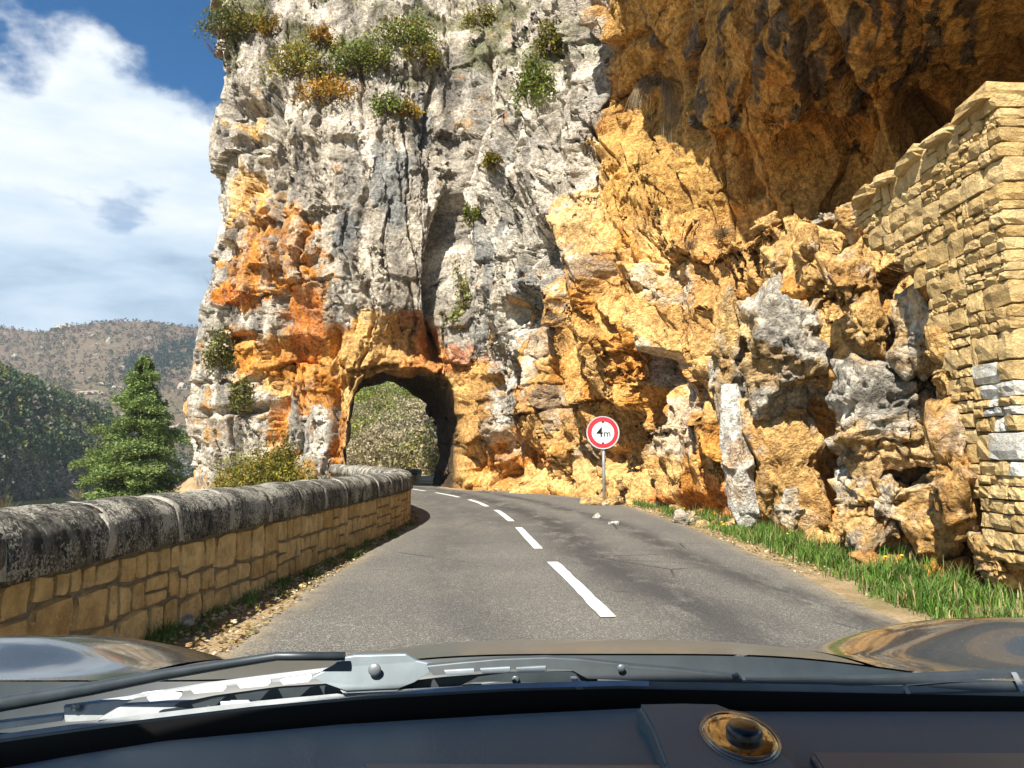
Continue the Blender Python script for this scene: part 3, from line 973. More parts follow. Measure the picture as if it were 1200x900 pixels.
def boulder(outline, d, thick, seed, label, tint='grey', sub=5, p=4.0, size=1.0, rough=1.0):
    if sub not in SPH: SPH[sub] = sphere_np(sub)
    D, Qs = SPH[sub]
    o = np.array(outline, float); cx, cy = o.mean(0)
    C = W(cx, cy, d)
    v = (C - np.array([0, 0, EYE])); dist = np.linalg.norm(v); v /= dist
    rt = np.array([v[1], -v[0], 0]); rt /= np.linalg.norm(rt); up = np.cross(rt, v)
    sc = dist / np.hypot(F, np.hypot(cx - 600, cy - 450))
    rf = outline_radius(np.stack([(o[:, 0] - cx), -(o[:, 1] - cy)], -1) * sc * 1.16)
    a, b, c = D[:, 0], D[:, 2], D[:, 1]
    ph = np.arctan2(b, a); h = np.hypot(a, b)
    rp = np.random.default_rng(seed * 13 + 1)
    nn = rp.standard_normal((15, 3)); nn[:5, 1] = -np.abs(nn[:5, 1]) - .6; nn /= np.linalg.norm(nn, axis=1, keepdims=True)
    dd = rp.uniform(.74, 1.0, 15)
    dt = np.stack([a, c, b], -1) @ nn.T
    k = np.minimum((dd / np.maximum(dt, 1e-3)).min(1), 1.32)
    k = np.minimum(k, 1.12 / np.maximum(h, 1e-3) * 1.0)
    rad = rf(ph)
    P = C + (np.cos(ph) * h * k * rad)[:, None] * rt + (np.sin(ph) * h * k * rad)[:, None] * up + (c * k * thick + thick * .70)[:, None] * v
    nrm = D[:, [0]] * rt + D[:, [2]] * up + D[:, [1]] * v
    w = np.stack([fbm(P * 1.6 + seed, 3, 401 + q) for q in range(3)], -1)
    h1, c1 = chips((P + .10 * w) / (0.75 * size) + seed * 3.1, 403 + seed, .4, .95, .8)
    h2, c2 = chips((P + .05 * w) / (.27 * size) + seed, 413 + seed, .4, .95, .6)
    h3, c3 = chips((P + .02 * w) / (.10 * size) + seed, 423 + seed, .45, .9, .6)
    sm = seam(fbm(P * 1.1 / size + seed * 7, 4, 433), .022)
    dsp = (h1 - .1) * .26 * size + (h2 - .1) * .14 * size * rough + (h3 - .1) * .06 * size * rough - .12 * sm * size + .02 * fbm(P * 9, 3, 441)
    jo, jt, ju, jz, jr = joint_blocks(P @ rt + .3 * (P @ up) + .10 * w[:, 0] * size, P @ up + .10 * w[:, 1] * size, .42 * size, .36 * size, 600 + seed)
    dsp = dsp + size * rough * (.075 * jo + .085 * jt - .05 * np.exp(-(ju / .018) ** 2) * (jr[:, 3] > .4) - .045 * np.exp(-(jz / .018) ** 2) * (jr[:, 3] < .6))
    P = P + nrm * dsp[:, None]
    n1 = fbm(P / .7 + seed, 5, 451); n2 = fbm(P / .22, 4, 461)
    if tint == 'grey':
        cc = GREY + (PALE - GREY) * sstep(-.3, .4, n2 + .4 * n1 + .4 * (c2[:, 0] - .5))[:, None]
        cc = mixc(cc, YELLOW, sstep(-.12, .3, n1 + .6 * (c1[:, 1] - .5) + .3 * (c2[:, 1] - .5)) * .78)
        cc = mixc(cc, np.array((.19, .19, .185)), sstep(.1, .45, fbm(P / .45 + 9, 4, 471)) * .6)
    elif tint == 'cream':
        cc = YELLOW * .95 + (PALE - YELLOW * .95) * sstep(-.4, .3, n1 + .5 * n2)[:, None]
        cc = mixc(cc, GREY, sstep(.05, .4, n2 + .4 * (c2[:, 1] - .5)) * .6)
    elif tint == 'orange':
        cc = OCHRE + (ORANGE - OCHRE) * sstep(-.2, .4, n1 + .4 * n2)[:, None]
        cc = mixc(cc, YELLOW, sstep(.1, .5, n2) * .7)
    elif tint == 'white':
        cc = np.array((.66, .66, .63)) + 0 * P
        cc = mixc(cc, OCHRE, sstep(.1, .4, n1 + .5 * n2) * .6)
    else:
        cc = YELLOW + (OCHRE - YELLOW) * sstep(-.3, .3, n1 + .4 * n2)[:, None]
        cc = mixc(cc, PALE, sstep(.1, .5, n2) * .5)
    cc = cc * (.8 + .25 * c2[:, 2:3] + .15 * c3[:, :1])
    b_ = link('boulder', mesh_np('boulder', P, Qs, [M['rock']], np.clip(cc, .01, .9)), cliff)
    tag(b_, label)
    return b_


boulder([(868, 352), (900, 334), (975, 328), (1004, 392), (996, 462), (940, 486), (895, 480), (868, 430)], 11.7, .95, 1, 'large square grey boulder jutting above the beige hollow', 'grey', 6, 5)
boulder([(955, 455), (990, 425), (1042, 408), (1100, 430), (1122, 500), (1112, 560), (1060, 580), (1000, 570), (960, 520)], 9.0, .95, 2, 'biggest pale grey boulder, lichen spotted, above the grass', 'grey', 6, 4, 1.0)
boulder([(965, 560), (1010, 545), (1070, 560), (1112, 560), (1120, 610), (1085, 645), (1010, 645), (970, 618)], 8.75, .8, 20, 'cracked cream boulder directly under the biggest boulder', 'cream', 6, 4, .9)
boulder([(1034, 360), (1074, 322), (1098, 350), (1114, 398), (1114, 450), (1078, 444), (1040, 416)], 8.5, .5, 3, 'tilted pointed cream block beside the stone wall', 'cream', 5, 5, .8, .8)
boulder([(996, 352), (1030, 334), (1046, 380), (1042, 430), (1006, 418), (994, 390)], 9.2, .5, 4, 'narrow ochre block left of the tilted pointed block', 'yellow', 5, 5, .8, .8)
boulder([(962, 296), (1010, 282), (1024, 340), (1008, 380), (980, 374), (966, 340)], 10.3, .55, 5, 'upright ochre slab behind the square grey boulder', 'yellow', 5, 6, .8, .8)
boulder([(926, 284), (956, 268), (974, 310), (964, 340), (934, 336)], 11.6, .5, 6, 'shorter ochre slab standing between two taller upright slabs', 'yellow', 5, 6, .8, .8)
boulder([(890, 288), (924, 274), (938, 330), (908, 346), (892, 326)], 12.6, .55, 7, 'ochre leaning slab at the left of the upright slabs', 'yellow', 5, 6, .8, .8)
boulder([(848, 520), (852, 470), (868, 470), (884, 560), (892, 612), (866, 618), (854, 590)], 12.5, .3, 8, 'tall whitewashed slab leaning at the edge of the hollow', 'white', 5, 5, .16, .8)
boulder([(832, 380), (858, 345), (882, 390), (880, 480), (852, 510), (830, 440)], 13.2, .5, 9, 'narrow cream buttress block left of the square boulder', 'cream', 5, 4, .7)
boulder([(880, 480), (940, 480), (965, 520), (962, 600), (920, 615), (890, 590)], 12.15, .35, 21, 'smooth beige face of the hollow under the square boulder', 'yellow', 5, 5, .8, .4)
boulder([(1072, 600), (1112, 580), (1138, 600), (1140, 650), (1100, 664), (1076, 650)], 7.9, .4, 10, 'yellow freshly broken block under the biggest boulder', 'yellow', 5, 5, .6, .7)
boulder([(1092, 480), (1126, 470), (1146, 540), (1144, 620), (1106, 630), (1090, 560)], 7.25, .35, 22, 'ochre rubble mass between the biggest boulder and the stone wall', 'yellow', 5, 5, .5)
boulder([(1092, 380), (1124, 370), (1140, 420), (1140, 480), (1104, 490), (1090, 440)], 7.45, .35, 23, 'ochre block beside the tilted pointed block under the wall', 'yellow', 5, 5, .5)
boulder([(1144, 630), (1172, 616), (1198, 650), (1204, 700), (1166, 700), (1146, 674)], 6.85, .35, 11, 'cream corner block at the foot of the stone wall', 'cream', 5, 5, .6, .7)
boulder([(1060, 664), (1124, 656), (1136, 696), (1096, 706), (1062, 694)], 7.8, .4, 12, 'rust orange block in the undercut below the boulders', 'orange', 5, 5, .6)
boulder([(872, 268), (884, 255), (905, 250), (916, 262), (906, 274), (880, 278)], 14.2, .3, 13, 'flat ochre rock lying on the ledge before the dark hollow', 'yellow', 4, 4, .5)
boulder([(950, 262), (958, 246), (976, 240), (988, 252), (984, 268), (960, 272)], 12.4, .3, 14, 'rounded pale rock on the ledge at the end of the dry wall', 'cream', 4, 4, .5)
boulder([(984, 262), (992, 236), (1016, 224), (1032, 232), (1028, 270), (1000, 282)], 10.7, .4, 15, 'ochre rock where the dry stone wall starts', 'yellow', 5, 4, .6)
boulder([(782, 612), (790, 598), (812, 594), (826, 604), (828, 616), (800, 622)], 14.0, .25, 16, 'grey rounded rock half hidden in the grass by the cliff', 'grey', 4, 4, .4)
boulder([(905, 600), (918, 575), (936, 572), (944, 600), (930, 622), (912, 618)], 11.0, .22, 17, 'bright cream broken rock below the beige hollow', 'cream', 4, 4, .4)
boulder([(930, 636), (950, 616), (985, 624), (994, 655), (960, 668), (936, 658)], 9.6, .35, 18, 'ochre rock at the cliff foot behind the grass', 'yellow', 5, 4, .5)
boulder([(994, 650), (1030, 640), (1066, 650), (1068, 684), (1030, 690), (996, 680)], 8.5, .35, 19, 'orange rock in the undercut behind the grass', 'orange', 5, 4, .5)


# ------------------------------------------------------------------ cut stones
def stone_meshes(n, mat, name='stone', p=5.0, jit=0.06, cuts=1):
    out = []
    for i in range(n):
        bm = bmesh.new(); bmesh.ops.create_cube(bm, size=2.0)
        bmesh.ops.subdivide_edges(bm, edges=bm.edges[:], cuts=cuts, use_grid_fill=True)
        rg = random.Random(100 + i)
        sk = [rg.uniform(-.10, .10) for _ in range(4)]
        for v in bm.verts:
            x, y, z = v.co
            k = (abs(x) ** p + abs(y) ** p + abs(z) ** p) ** (-1 / p)
            x, y, z = x * k, y * k, z * k
            v.co = (x + sk[0] * z + rg.uniform(-jit, jit) * 1.3, y + rg.uniform(-jit, jit) * 1.6, z + sk[1] * x + sk[2] * x * z + rg.uniform(-jit, jit))
            v.co *= .5
        me = bpy.data.meshes.new(name); bmesh.ops.recalc_face_normals(bm, faces=bm.faces[:]); bm.to_mesh(me); bm.free()
        me.materials.append(mat)
        out.append(me)
    return out


def world_coord(k):
    g = k.n.new('ShaderNodeNewGeometry')
    k.tc = g
    return k


def stone_material(name, a, b, dirt, dirt_amt=0.5, pale=(.6, .5, .34)):
    k = world_coord(N(name, 0.9, 0.15))
    n1 = k.noise(7, 6, .65, 'Position'); n2 = k.noise(40, 5, .7, 'Position'); n3 = k.noise(2.0, 4, .6, 'Position')
    c = k.mix(k.rand(), a, b)
    c = k.mix(1.0, c, k.mix(k.ramp(n1, .3, .7), (.74, .70, .64), (1.2, 1.18, 1.12)), 'MULTIPLY')
    c = k.mix(k.ramp(n2, .56, .70, 0, .55), c, pale)
    c = k.mix(k.ramp(k.noise(11, 6, .75, 'Position', off=(5, 1, 3)), .52, .68, 0, dirt_amt), c, dirt)
    k.base(c).bump(k.math('ADD', n1, k.math('MULTIPLY', n2, .6)), .05, 1.0)
    return k.m


M['parapet_stone'] = stone_material('parapet_stone', (.54, .36, .15), (.70, .51, .25), (.20, .15, .08), .38, (.74, .60, .36))
M['dry_stone'] = stone_material('dry_stone', (.52, .36, .15), (.66, .51, .27), (.34, .19, .06), .6)
M['limewash'] = stone_material('limewashed_stone', (.58, .60, .60), (.68, .69, .67), (.47, .37, .21), .95, (.75, .76, .76))


def mortar_material(name, a, b):
    k = world_coord(N(name, .95, .1))
    n1 = k.noise(9, 6, .7, 'Position'); n2 = k.noise(60, 4, .7, 'Position')
    c = k.mix(k.ramp(n1, .35, .65), a, b)
    c = k.mix(k.ramp(n2, .55, .7, 0, .5), c, tuple(x * .45 for x in a))
    k.base(c).bump(k.math('ADD', n1, n2), .03, 1.0)
    return k.m


M['mortar'] = mortar_material('lime_mortar', (.22, .18, .12), (.33, .275, .19))
M['rubble'] = mortar_material('earth_rubble', (.44, .28, .115), (.54, .39, .19))


def coping_material():
    k = world_coord(N('lichen_coping', .95, .1))
    n1 = k.noise(16, 7, .72, 'Position', stretch=(1, 1, .55)); n2 = k.noise(55, 5, .75, 'Position'); n3 = k.noise(3.0, 5, .6, 'Position')
    c = k.mix(k.ramp(n1, .40, .62), (.040, .042, .038), (.19, .18, .155))
    m = k.ramp(k.math('ADD', n2, k.math('MULTIPLY', k.math('SUBTRACT', n3, .5), .9)), .52, .60)
    c = k.mix(m, c, (.46, .44, .37))
    c = k.mix(k.ramp(k.noise(22, 6, .8, 'Position', stretch=(1, 1, .3), off=(4, 4, 4)), .58, .68), c, (.56, .54, .45))
    c = k.mix(k.ramp(k.noise(5, 5, .7, 'Position', off=(8, 2, 1)), .58, .70, 0, .6), c, (.16, .13, .07))
    k.base(c).bump(k.math('ADD', n1, k.math('MULTIPLY', n2, .7)), .035, 1.0)
    return k.m


M['coping'] = coping_material()
M['joint'] = mortar_material('pale_joint', (.36, .34, .28), (.58, .55, .47))


# ------------------------------------------------------------------ parapet wall on the left
class Path:
    def __init__(s, pts, n=3000):
        s.p, s.L = smooth_poly(pts, n); s.u = np.linspace(0, s.L, n)
        t = np.gradient(s.p, axis=0); s.t = t / np.linalg.norm(t, axis=1, keepdims=True)

    def at(s, q):
        x = np.interp(q, s.u, s.p[:, 0]); y = np.interp(q, s.u, s.p[:, 1])
        tx = np.interp(q, s.u, s.t[:, 0]); ty = np.interp(q, s.u, s.t[:, 1])
        return np.array([x, y]), np.array([tx, ty]), np.array([ty, -tx])     # point, tangent, normal to the right


def sweep(path, s0, s1, n, prof, ragged=0.0, wob=0.0, seed=0):
    """sweep a cross profile (offset to the right, height) along the path"""
    prof = np.array(prof, float)
    ss = np.linspace(s0, s1, n); V = []
    for iq, q0 in enumerate(ss):
        for jq, (o, z) in enumerate(prof):
            q = q0 + (ragged * (iq / (n - 1) - .5) * 2 * math.sin(jq * 1.9 + seed * 2.3 + iq) if ragged else 0)
            p, t, nn = path.at(q)
            V.append((p[0] + nn[0] * o, p[1] + nn[1] * o, z))
    V = np.array(V)
    if wob:
        V[:, 2] += wob * fbm(V * 3.3, 3, seed) * (V[:, 2] > .05); V[:, :2] += (wob * np.stack([fbm(V * 4 + 3, 3, seed + 1), fbm(V * 4 + 7, 3, seed + 2)], -1))
    m = len(prof)
    fs = [[i * m + j, i * m + (j + 1) % m, (i + 1) * m + (j + 1) % m, (i + 1) * m + j] for i in range(n - 1) for j in range(m)]
    bm = bmesh.new(); vs = [bm.verts.new(v) for v in V]
    for f in fs: bm.faces.new([vs[i] for i in f])
    bm.faces.new(vs[:m]); bm.faces.new(vs[-m:])
    return bm


def half_round(w, z0, z1, z2, n=9, g=0.0):
    pr = [(w / 2 + g, z0 - g), (w / 2 + g, z1)]
    for i in range(1, n):
        a = math.pi * i / n
        pr.append((math.cos(a) * (w / 2 + g), z1 + math.sin(a) ** .8 * (z2 - z1 + g)))
    pr += [(-w / 2 - g, z1), (-w / 2 - g, z0 - g)]
    return pr


PST = stone_meshes(16, M['parapet_stone'], p=8, jit=.055, cuts=2)


def parapet(name, pts, label, H=.93, cut=.60, seed=1, step=.86):
    path = Path(pts); rg = random.Random(seed)
    p0 = path.at(0)[0]
    root = empty(name, (float(p0[0]), float(p0[1]), 0)); tag(root, label, 'wall')
    inv = Matrix.Translation((-p0[0], -p0[1], 0))

    def add(nm, bm, m, smooth=False):
        bm.transform(inv); return bm_obj(nm, bm, m, root, smooth)

    th = .36
    add('mortar_core', sweep(path, 0, path.L, int(path.L / .25), [(th / 2, -.35), (th / 2, cut + .01), (-th / 2, cut + .01), (-th / 2, -.35)], wob=.012, seed=seed), M['mortar'])
    # stones in short irregular panels
    s = 0.0
    stones = []
    while s < path.L - .1:
        w = rg.uniform(.55, .95); w = min(w, path.L - s)
        z = -.04
        top = cut - .012
        hs = []
        while z + sum(hs) < top - .08: hs.append(rg.uniform(.13, .27))
        f = (top - z) / sum(hs); hs = [h * f for h in hs]
        for h in hs:
            q = s
            while q < s + w - .03:
                lw = min(rg.uniform(.7, 1.7) * max(h, .13), .40)
                if s + w - (q + lw) < .09: lw = s + w - q
                if lw > .2 and h > .17 and rg.random() < .18:      # two thin stones one over the other
                    a = rg.uniform(.42, .58)
                    stones.append((q, lw, z, h * a)); stones.append((q, lw, z + h * a, h * (1 - a)))
                else:
                    stones.append((q, lw, z, h))
                q += lw
            z += h
        s += w
    for q, lw, z, h in stones:
        p, t, nn = path.at(q + lw / 2)
        o = link('stone', rg.choice(PST), root)
        dep = rg.uniform(.085, .105); ang = math.atan2(t[1], t[0])
        c = Vector((p[0] + nn[0] * (th / 2 - .02), p[1] + nn[1] * (th / 2 - .02), z + h / 2)) - Vector((p0[0], p0[1], 0))
        o.location = c; o.rotation_euler = (rg.choice((0, math.pi)), rg.uniform(-.035, .035), ang)
        o.scale = (lw - rg.uniform(.012, .026), dep, h - rg.uniform(.012, .024))
    # rounded coping stones with wide pale joints
    n = int(path.L / step); st = path.L / n
    for i in range(n):
        g = rg.uniform(-.003, .003)
        add('coping_stone', sweep(path, i * st + .008, (i + 1) * st - .008, 13, half_round(.50, cut + .004, cut + .13, H, 14, g), wob=.024, seed=seed + i), M['coping'], True)
        if i:
            add('mortar_joint', sweep(path, i * st - .035, i * st + .035, 5, half_round(.50, cut + .012, cut + .13, H, 10, .003), ragged=.022, wob=.016, seed=seed + 50 + i), M['joint'], True)
    return path


PATH1 = parapet('parapet_wall', WALL, 'low stone parapet with rounded lichen blackened coping along the valley side of the road')
q2 = [(-13.2, 35.2), (-10.5, 36.6), (-7.6, 37.2), (-5.4, 37.0), (-4.35, 36.6)]
parapet('parapet_wall', q2, 'short low stone parapet seen beyond the tunnel', H=.62, cut=.36, seed=5, step=.9)


# ------------------------------------------------------------------ tall dry stone wall on the right
def dry_wall():
    rg = random.Random(3)
    base = Vector((4.35, 6.5, 0))
    root = empty('retaining_wall', base)
    tag(root, 'tall dry stone retaining wall with a squared corner under the overhang', 'wall')
    me = stone_meshes(18, M['dry_stone'], p=9, jit=.06, cuts=2); mw = stone_meshes(5, M['limewash'], p=9, jit=.06, cuts=2)
    XF, Y0 = 4.22, 6.46

    def ymax(z): return float(np.interp(z, [0, .9, 1.6, 2.4, 3.0, 3.5, 4.0, 4.5], [7.05, 7.2, 7.4, 7.65, 8.0, 8.6, 9.3, 9.7]))
    # rubble core just behind the face
    zs = np.linspace(.25, 4.30, 60)
    bm = bmesh.new()
    rows = []
    for z in zs:
        ym = ymax(z) - .05
        rows.append([bm.verts.new(Vector(p) - base) for p in ((XF + 1.6, Y0 + .09, z), (XF + .085, Y0 + .07, z), (XF + .085, (Y0 + ym) / 2, z), (XF + .14, ym, z), (XF + 1.6, ym, z))])
    for a, b in zip(rows, rows[1:]):
        for j in range(4): bm.faces.new((a[j], a[j + 1], b[j + 1], b[j]))
        bm.faces.new((a[4], a[0], b[0], b[4]))
    bm.faces.new(rows[-1]); bm.faces.new(rows[0])
    bm_obj('rubble_core', bm, M['rubble'], root)
    top = 4.36

    def lay(q0, q1f, z0, side):
        """irregular courses in short panels, along y (side) or x (front)"""
        q = q0
        while q < q1f(3.9) + .2:
            pw = rg.uniform(.5, 1.0); z = z0
            while z < top - .03:
                h = rg.uniform(.07, .15) if rg.random() < .72 else rg.uniform(.15, .27)
                if top - z - h < .09: h = top - z
                x = q
                while x < q + pw - .02:
                    lw = min(rg.uniform(.8, 2.3) * h, .42)
                    if q + pw - x - lw < .08: lw = q + pw - x
                    if x + lw / 2 < q1f(z + h / 2):
                        lime = 1.0 < z < 1.95 and x < q0 + .30 and rg.random() < .75
                        o = link('stone', rg.choice(mw if lime else me), root)
                        dep = rg.uniform(.22, .32); out = rg.uniform(-.014, .016)
                        if side:
                            o.location = Vector((XF + dep / 2 + out + .02 * (x - Y0), x + lw / 2, z + h / 2)) - base
                            o.scale = (dep, lw * 1.02 - .006, h - .004)
                        else:
                            o.location = Vector((x + lw / 2, Y0 + dep / 2 + out * .6, z + h / 2)) - base
                            o.scale = (lw * 1.02 - .006, dep, h - .004)
                        o.rotation_euler = (rg.uniform(-.04, .04), rg.uniform(-.025, .025), rg.uniform(-.03, .03) + rg.choice((0, math.pi)))
                    x += lw
                z += h
            q += pw

    lay(Y0 + .01, ymax, .30, True)
    lay(XF + .27, lambda z: XF + 1.4, .30, False)
    # projecting cap slabs
    for (y, lw, zz, tl) in ((6.48, .62, 4.40, .0), (7.15, .5, 4.35, .05), (7.7, .55, 4.33, -.12), (8.3, .45, 4.36, .16), (8.8, .5, 4.30, -.1)):
        o = link('cap_stone', rg.choice(me), root)
        o.location = Vector((XF + .22 + rg.uniform(-.03, .03), y + lw / 2, zz)) - base
        o.rotation_euler = (tl, rg.uniform(-.1, .1), rg.uniform(-.12, .12)); o.scale = (.55, lw, rg.uniform(.10, .17))


dry_wall()


# ------------------------------------------------------------------ height limit sign
def disc(r, th, n=48):
    bm = bmesh.new(); bmesh.ops.create_cone(bm, cap_ends=True, segments=n, radius1=r, radius2=r, depth=th)
    bmesh.ops.rotate(bm, verts=bm.verts[:], matrix=Matrix.Rotation(R(90), 3, 'X'))
    return bm


def ring(r0, r1, th, n=64):
    bm = bmesh.new(); a = []
    for y in (-th / 2, th / 2):
        for r in (r0, r1):
            a.append([bm.verts.new((math.cos(k * 2 * math.pi / n) * r, y, math.sin(k * 2 * math.pi / n) * r)) for k in range(n)])
    i0, o0, i1, o1 = a
    for k in range(n):
        m = (k + 1) % n
        bm.faces.new((i0[k], i0[m], o0[m], o0[k])); bm.faces.new((i1[k], o1[k], o1[m], i1[m]))
        bm.faces.new((o0[k], o0[m], o1[m], o1[k])); bm.faces.new((i0[k], i1[k], i1[m], i0[m]))
    return bm


def text_mesh(body, size, off, mat):
    cu = bpy.data.curves.new('figure', 'FONT'); cu.body = body; cu.size = size; cu.offset = off; cu.extrude = .0015
    cu.align_x = 'CENTER'
    ob = bpy.data.objects.new('figure', cu); col.objects.link(ob)
    dg = bpy.context.evaluated_depsgraph_get(); dg.update()
    me = bpy.data.meshes.new_from_object(ob.evaluated_get(dg))
    bpy.data.objects.remove(ob); bpy.data.curves.remove(cu)
    me.transform(Matrix.Rotation(R(90), 4, 'X')); me.materials.clear(); me.materials.append(mat)
    return me


def road_sign():
    c = W(706.5, 507, 19.3)
    root = empty('road_sign', (c[0], c[1], 0))
    tag(root, 'round white height limit sign with red rim reading 4 m on a post', 'road sign')
    z = c[2]; rad = 19.3 * c[1] / F
    white = plain('sign_white', (.80, .84, .85), .35, .5, vary=.05); red = plain('sign_red', (.62, .035, .05), .35, .5, vary=.12, vs=4)
    black = plain('sign_black', (.012, .014, .018), .4, .5); zinc = plain('galvanised_steel', (.50, .52, .53), .45, .5, .6, vary=.2, vs=12)
    rim = plain('sign_rim', (.60, .62, .63), .4, .5, .3)

    def put(nm, bm, m, y, sm=False):
        bmesh.ops.translate(bm, verts=bm.verts[:], vec=(0, y, z)); return bm_obj(nm, bm, m, root, sm)
    plate = put('plate', disc(rad * .985, .012), white, 0)
    rm = ring(rad * .95, rad, .03); bmesh.ops.translate(rm, verts=rm.verts[:], vec=(0, 0, z)); bm_obj('rim', rm, rim, plate)
    rr_ = ring(rad * .68, rad * .93, .003); bmesh.ops.translate(rr_, verts=rr_.verts[:], vec=(0, -.009, z)); bm_obj('red_ring', rr_, red, plate)
    for sgn in (1, -1):
        bm = bmesh.new(); zz = z + sgn * rad * .66; h = rad * .13 * sgn; w = rad * .10
        vs = [bm.verts.new(p) for p in ((-w, -.0115, zz + h * .2), (w, -.0115, zz + h * .2), (0, -.0115, zz - h))]
        bm.faces.new(vs); bm_obj('arrow_mark', bm, black, plate)
    o = link('figure', text_mesh('4', rad * .84, .0025, black), plate); o.location = (-rad * .19, -.0105, z - rad * .25)
    o = link('figure', text_mesh('m', rad * .58, .003, black), plate); o.location = (rad * .26, -.0105, z - rad * .24)
    post = bmesh.new(); bmesh.ops.create_cone(post, cap_ends=True, segments=16, radius1=.04, radius2=.04, depth=z + .5)
    bmesh.ops.translate(post, verts=post.verts[:], vec=(.02, .055, (z + .5) / 2 - .12)); bm_obj('post', post, zinc, root, True)
    for dz in (-.2, .18):
        bm = bmesh.new(); bmesh.ops.create_cube(bm, size=1); bmesh.ops.scale(bm, verts=bm.verts[:], vec=(.2, .03, .035)); bmesh.ops.translate(bm, verts=bm.verts[:], vec=(.02, .018, z + dz)); bm_obj('bracket', bm, zinc, root)


road_sign()


# ------------------------------------------------------------------ leaves, shrubs, trees
def leaves(C, size, aspect=.55, flat=0.0, rg=RNG):
    """one diamond leaf (or leaf clump) at each centre"""
    n = len(C)
    a = rg.standard_normal((n, 3)); a[:, 2] *= (1 - flat); a /= np.linalg.norm(a, axis=1, keepdims=True)
    b = rg.standard_normal((n, 3)); b[:, 2] *= (1 - flat); b -= (b * a).sum(1, keepdims=True) * a; b /= np.linalg.norm(b, axis=1, keepdims=True) + 1e-9
    s = (np.asarray(size) * rg.uniform(.6, 1.35, n))[:, None]
    V = np.stack([C - a * s, C - b * s * aspect, C + a * s, C + b * s * aspect], 1).reshape(-1, 3)
    return V, np.arange(4 * n).reshape(n, 4)


def leaf_cols(n, base, vary=.25, rg=RNG, second=None, share=0.3):
    c = np.tile(np.array(base), (n, 1)) * rg.uniform(1 - vary, 1 + vary, (n, 1)) * rg.uniform(.9, 1.1, (n, 3))
    if second is not None:
        m = rg.random(n) < share; c[m] = np.array(second) * rg.uniform(1 - vary, 1 + vary, (m.sum(), 1))
    return c


def shrub(P, rx, ry, rz, colr, label, group, n=900, leaf=.07, second=None, share=.3, name='shrub', cat='shrub', clump=9):
    rg = RNG
    root = empty(name, tuple(P)); tag(root, label, cat, group)
    # clumps of leaves at twig ends
    k = max(6, n // 60)
    u = rg.standard_normal((k, 3)); u /= np.linalg.norm(u, axis=1, keepdims=True)
    cc = u * (rg.uniform(.25, 1, (k, 1)) ** .5) * np.array([rx, ry, rz]) * .85
    cc[:, 2] = np.abs(cc[:, 2]) * 1.0
    pick = rg.integers(0, k, n)
    C = cc[pick] + rg.standard_normal((n, 3)) * np.array([rx, ry, rz]) * .17
    V, Qf = leaves(C, leaf)
    cl = leaf_cols(n, colr, .28, second=second, share=share) * (0.75 + .5 * rg.random(k)[pick])[:, None]
    link('foliage', mesh_np('foliage', V, Qf, [M['leaf']], np.repeat(cl, 4, 0)), root)
    bm = bmesh.new()
    for i in range(min(k, 16)):
        t = tube([(0, .05, -.12), tuple(cc[i] * .5 + rg.standard_normal(3) * .03), tuple(cc[i])], [.022 * rz / .6, .013 * rz / .6, .004], 5, False)
        me = bpy.data.meshes.new('t'); t.to_mesh(me); t.free(); bm.from_mesh(me); bpy.data.meshes.remove(me)
    bm_obj('stems', bm, M['bark'], root)
    return root


OLIVE = (.17, .165, .03); GREENL = (.14, .19, .035); YEL = (.27, .22, .035); RUSTY = (.36, .18, .03); DARKO = (.11, .12, .035)
P1V = P1


def on_cliff(px, py):
    return at_cliff(px, py, P1V[VIS])


VIS = np.where(BPY > -60)[0]
for (px, py, w, h, c, c2, lab) in [
    (262, 22, 24, 24, DARKO, OLIVE, 'dark olive shrub on the topmost left corner of the cliff'),
    (300, 22, 22, 16, OLIVE, YEL, 'small olive shrub beside the corner shrub on the cliff top'),
    (322, 30, 14, 12, YEL, RUSTY, 'small yellowish shrub on the cliff top between white rocks'),
    (345, 68, 30, 24, YEL, GREENL, 'bushy yellow green shrub at the head of the vertical slot'),
    (384, 104, 30, 18, RUSTY, YEL, 'rusty orange shrub on the ledge above the grey wall'),
    (414, 68, 26, 26, GREENL, OLIVE, 'bright green shrub above the rusty orange shrub'),
    (385, 42, 18, 14, RUSTY, OLIVE, 'brownish shrub under the white blocks of the cliff top'),
    (446, 62, 14, 14, GREENL, YEL, 'little green shrub between the two bright green shrubs'),
    (482, 34, 34, 22, GREENL, YEL, 'wide bright green shrub high on the cliff above the tunnel'),
    (500, 62, 18, 14, OLIVE, YEL, 'olive shrub just below the wide bright green shrub'),
    (452, 122, 20, 14, GREENL, OLIVE, 'green shrub on the grey wall right of the rusty shrub'),
    (486, 130, 16, 9, YEL, RUSTY, 'low yellowish shrub on the grey wall near the joint'),
    (566, 18, 18, 14, OLIVE, YEL, 'olive shrub high between the grey ribs'),
    (624, 92, 20, 34, GREENL, OLIVE, 'tall green shrub clinging to the tallest grey rib'),
    (640, 42, 14, 20, OLIVE, YEL, 'thin olive shrub on the grey rib above the tall green one'),
    (578, 190, 12, 9, YEL, OLIVE, 'tiny yellowish shrub in the rib gully'),
    (552, 248, 9, 14, OLIVE, GREENL, 'small olive shrub at the head of the grassy gully'),
    (262, 412, 16, 24, DARKO, OLIVE, 'dark shrub hanging on the left edge of the spur'),
    (282, 458, 13, 20, DARKO, OLIVE, 'dark shrub below the hanging shrub on the spur'),
]:
    p = on_cliff(px, py); s = p[1] / F
    shrub(p + np.array([0, -.25, -h * s * .8]), 1.35 * w * s, max(.35, .8 * w * s), h * s * 1.8, c, lab, 'shrubs growing on the cliff', n=int(300 + w * h * 2.6), leaf=.062, second=c2)
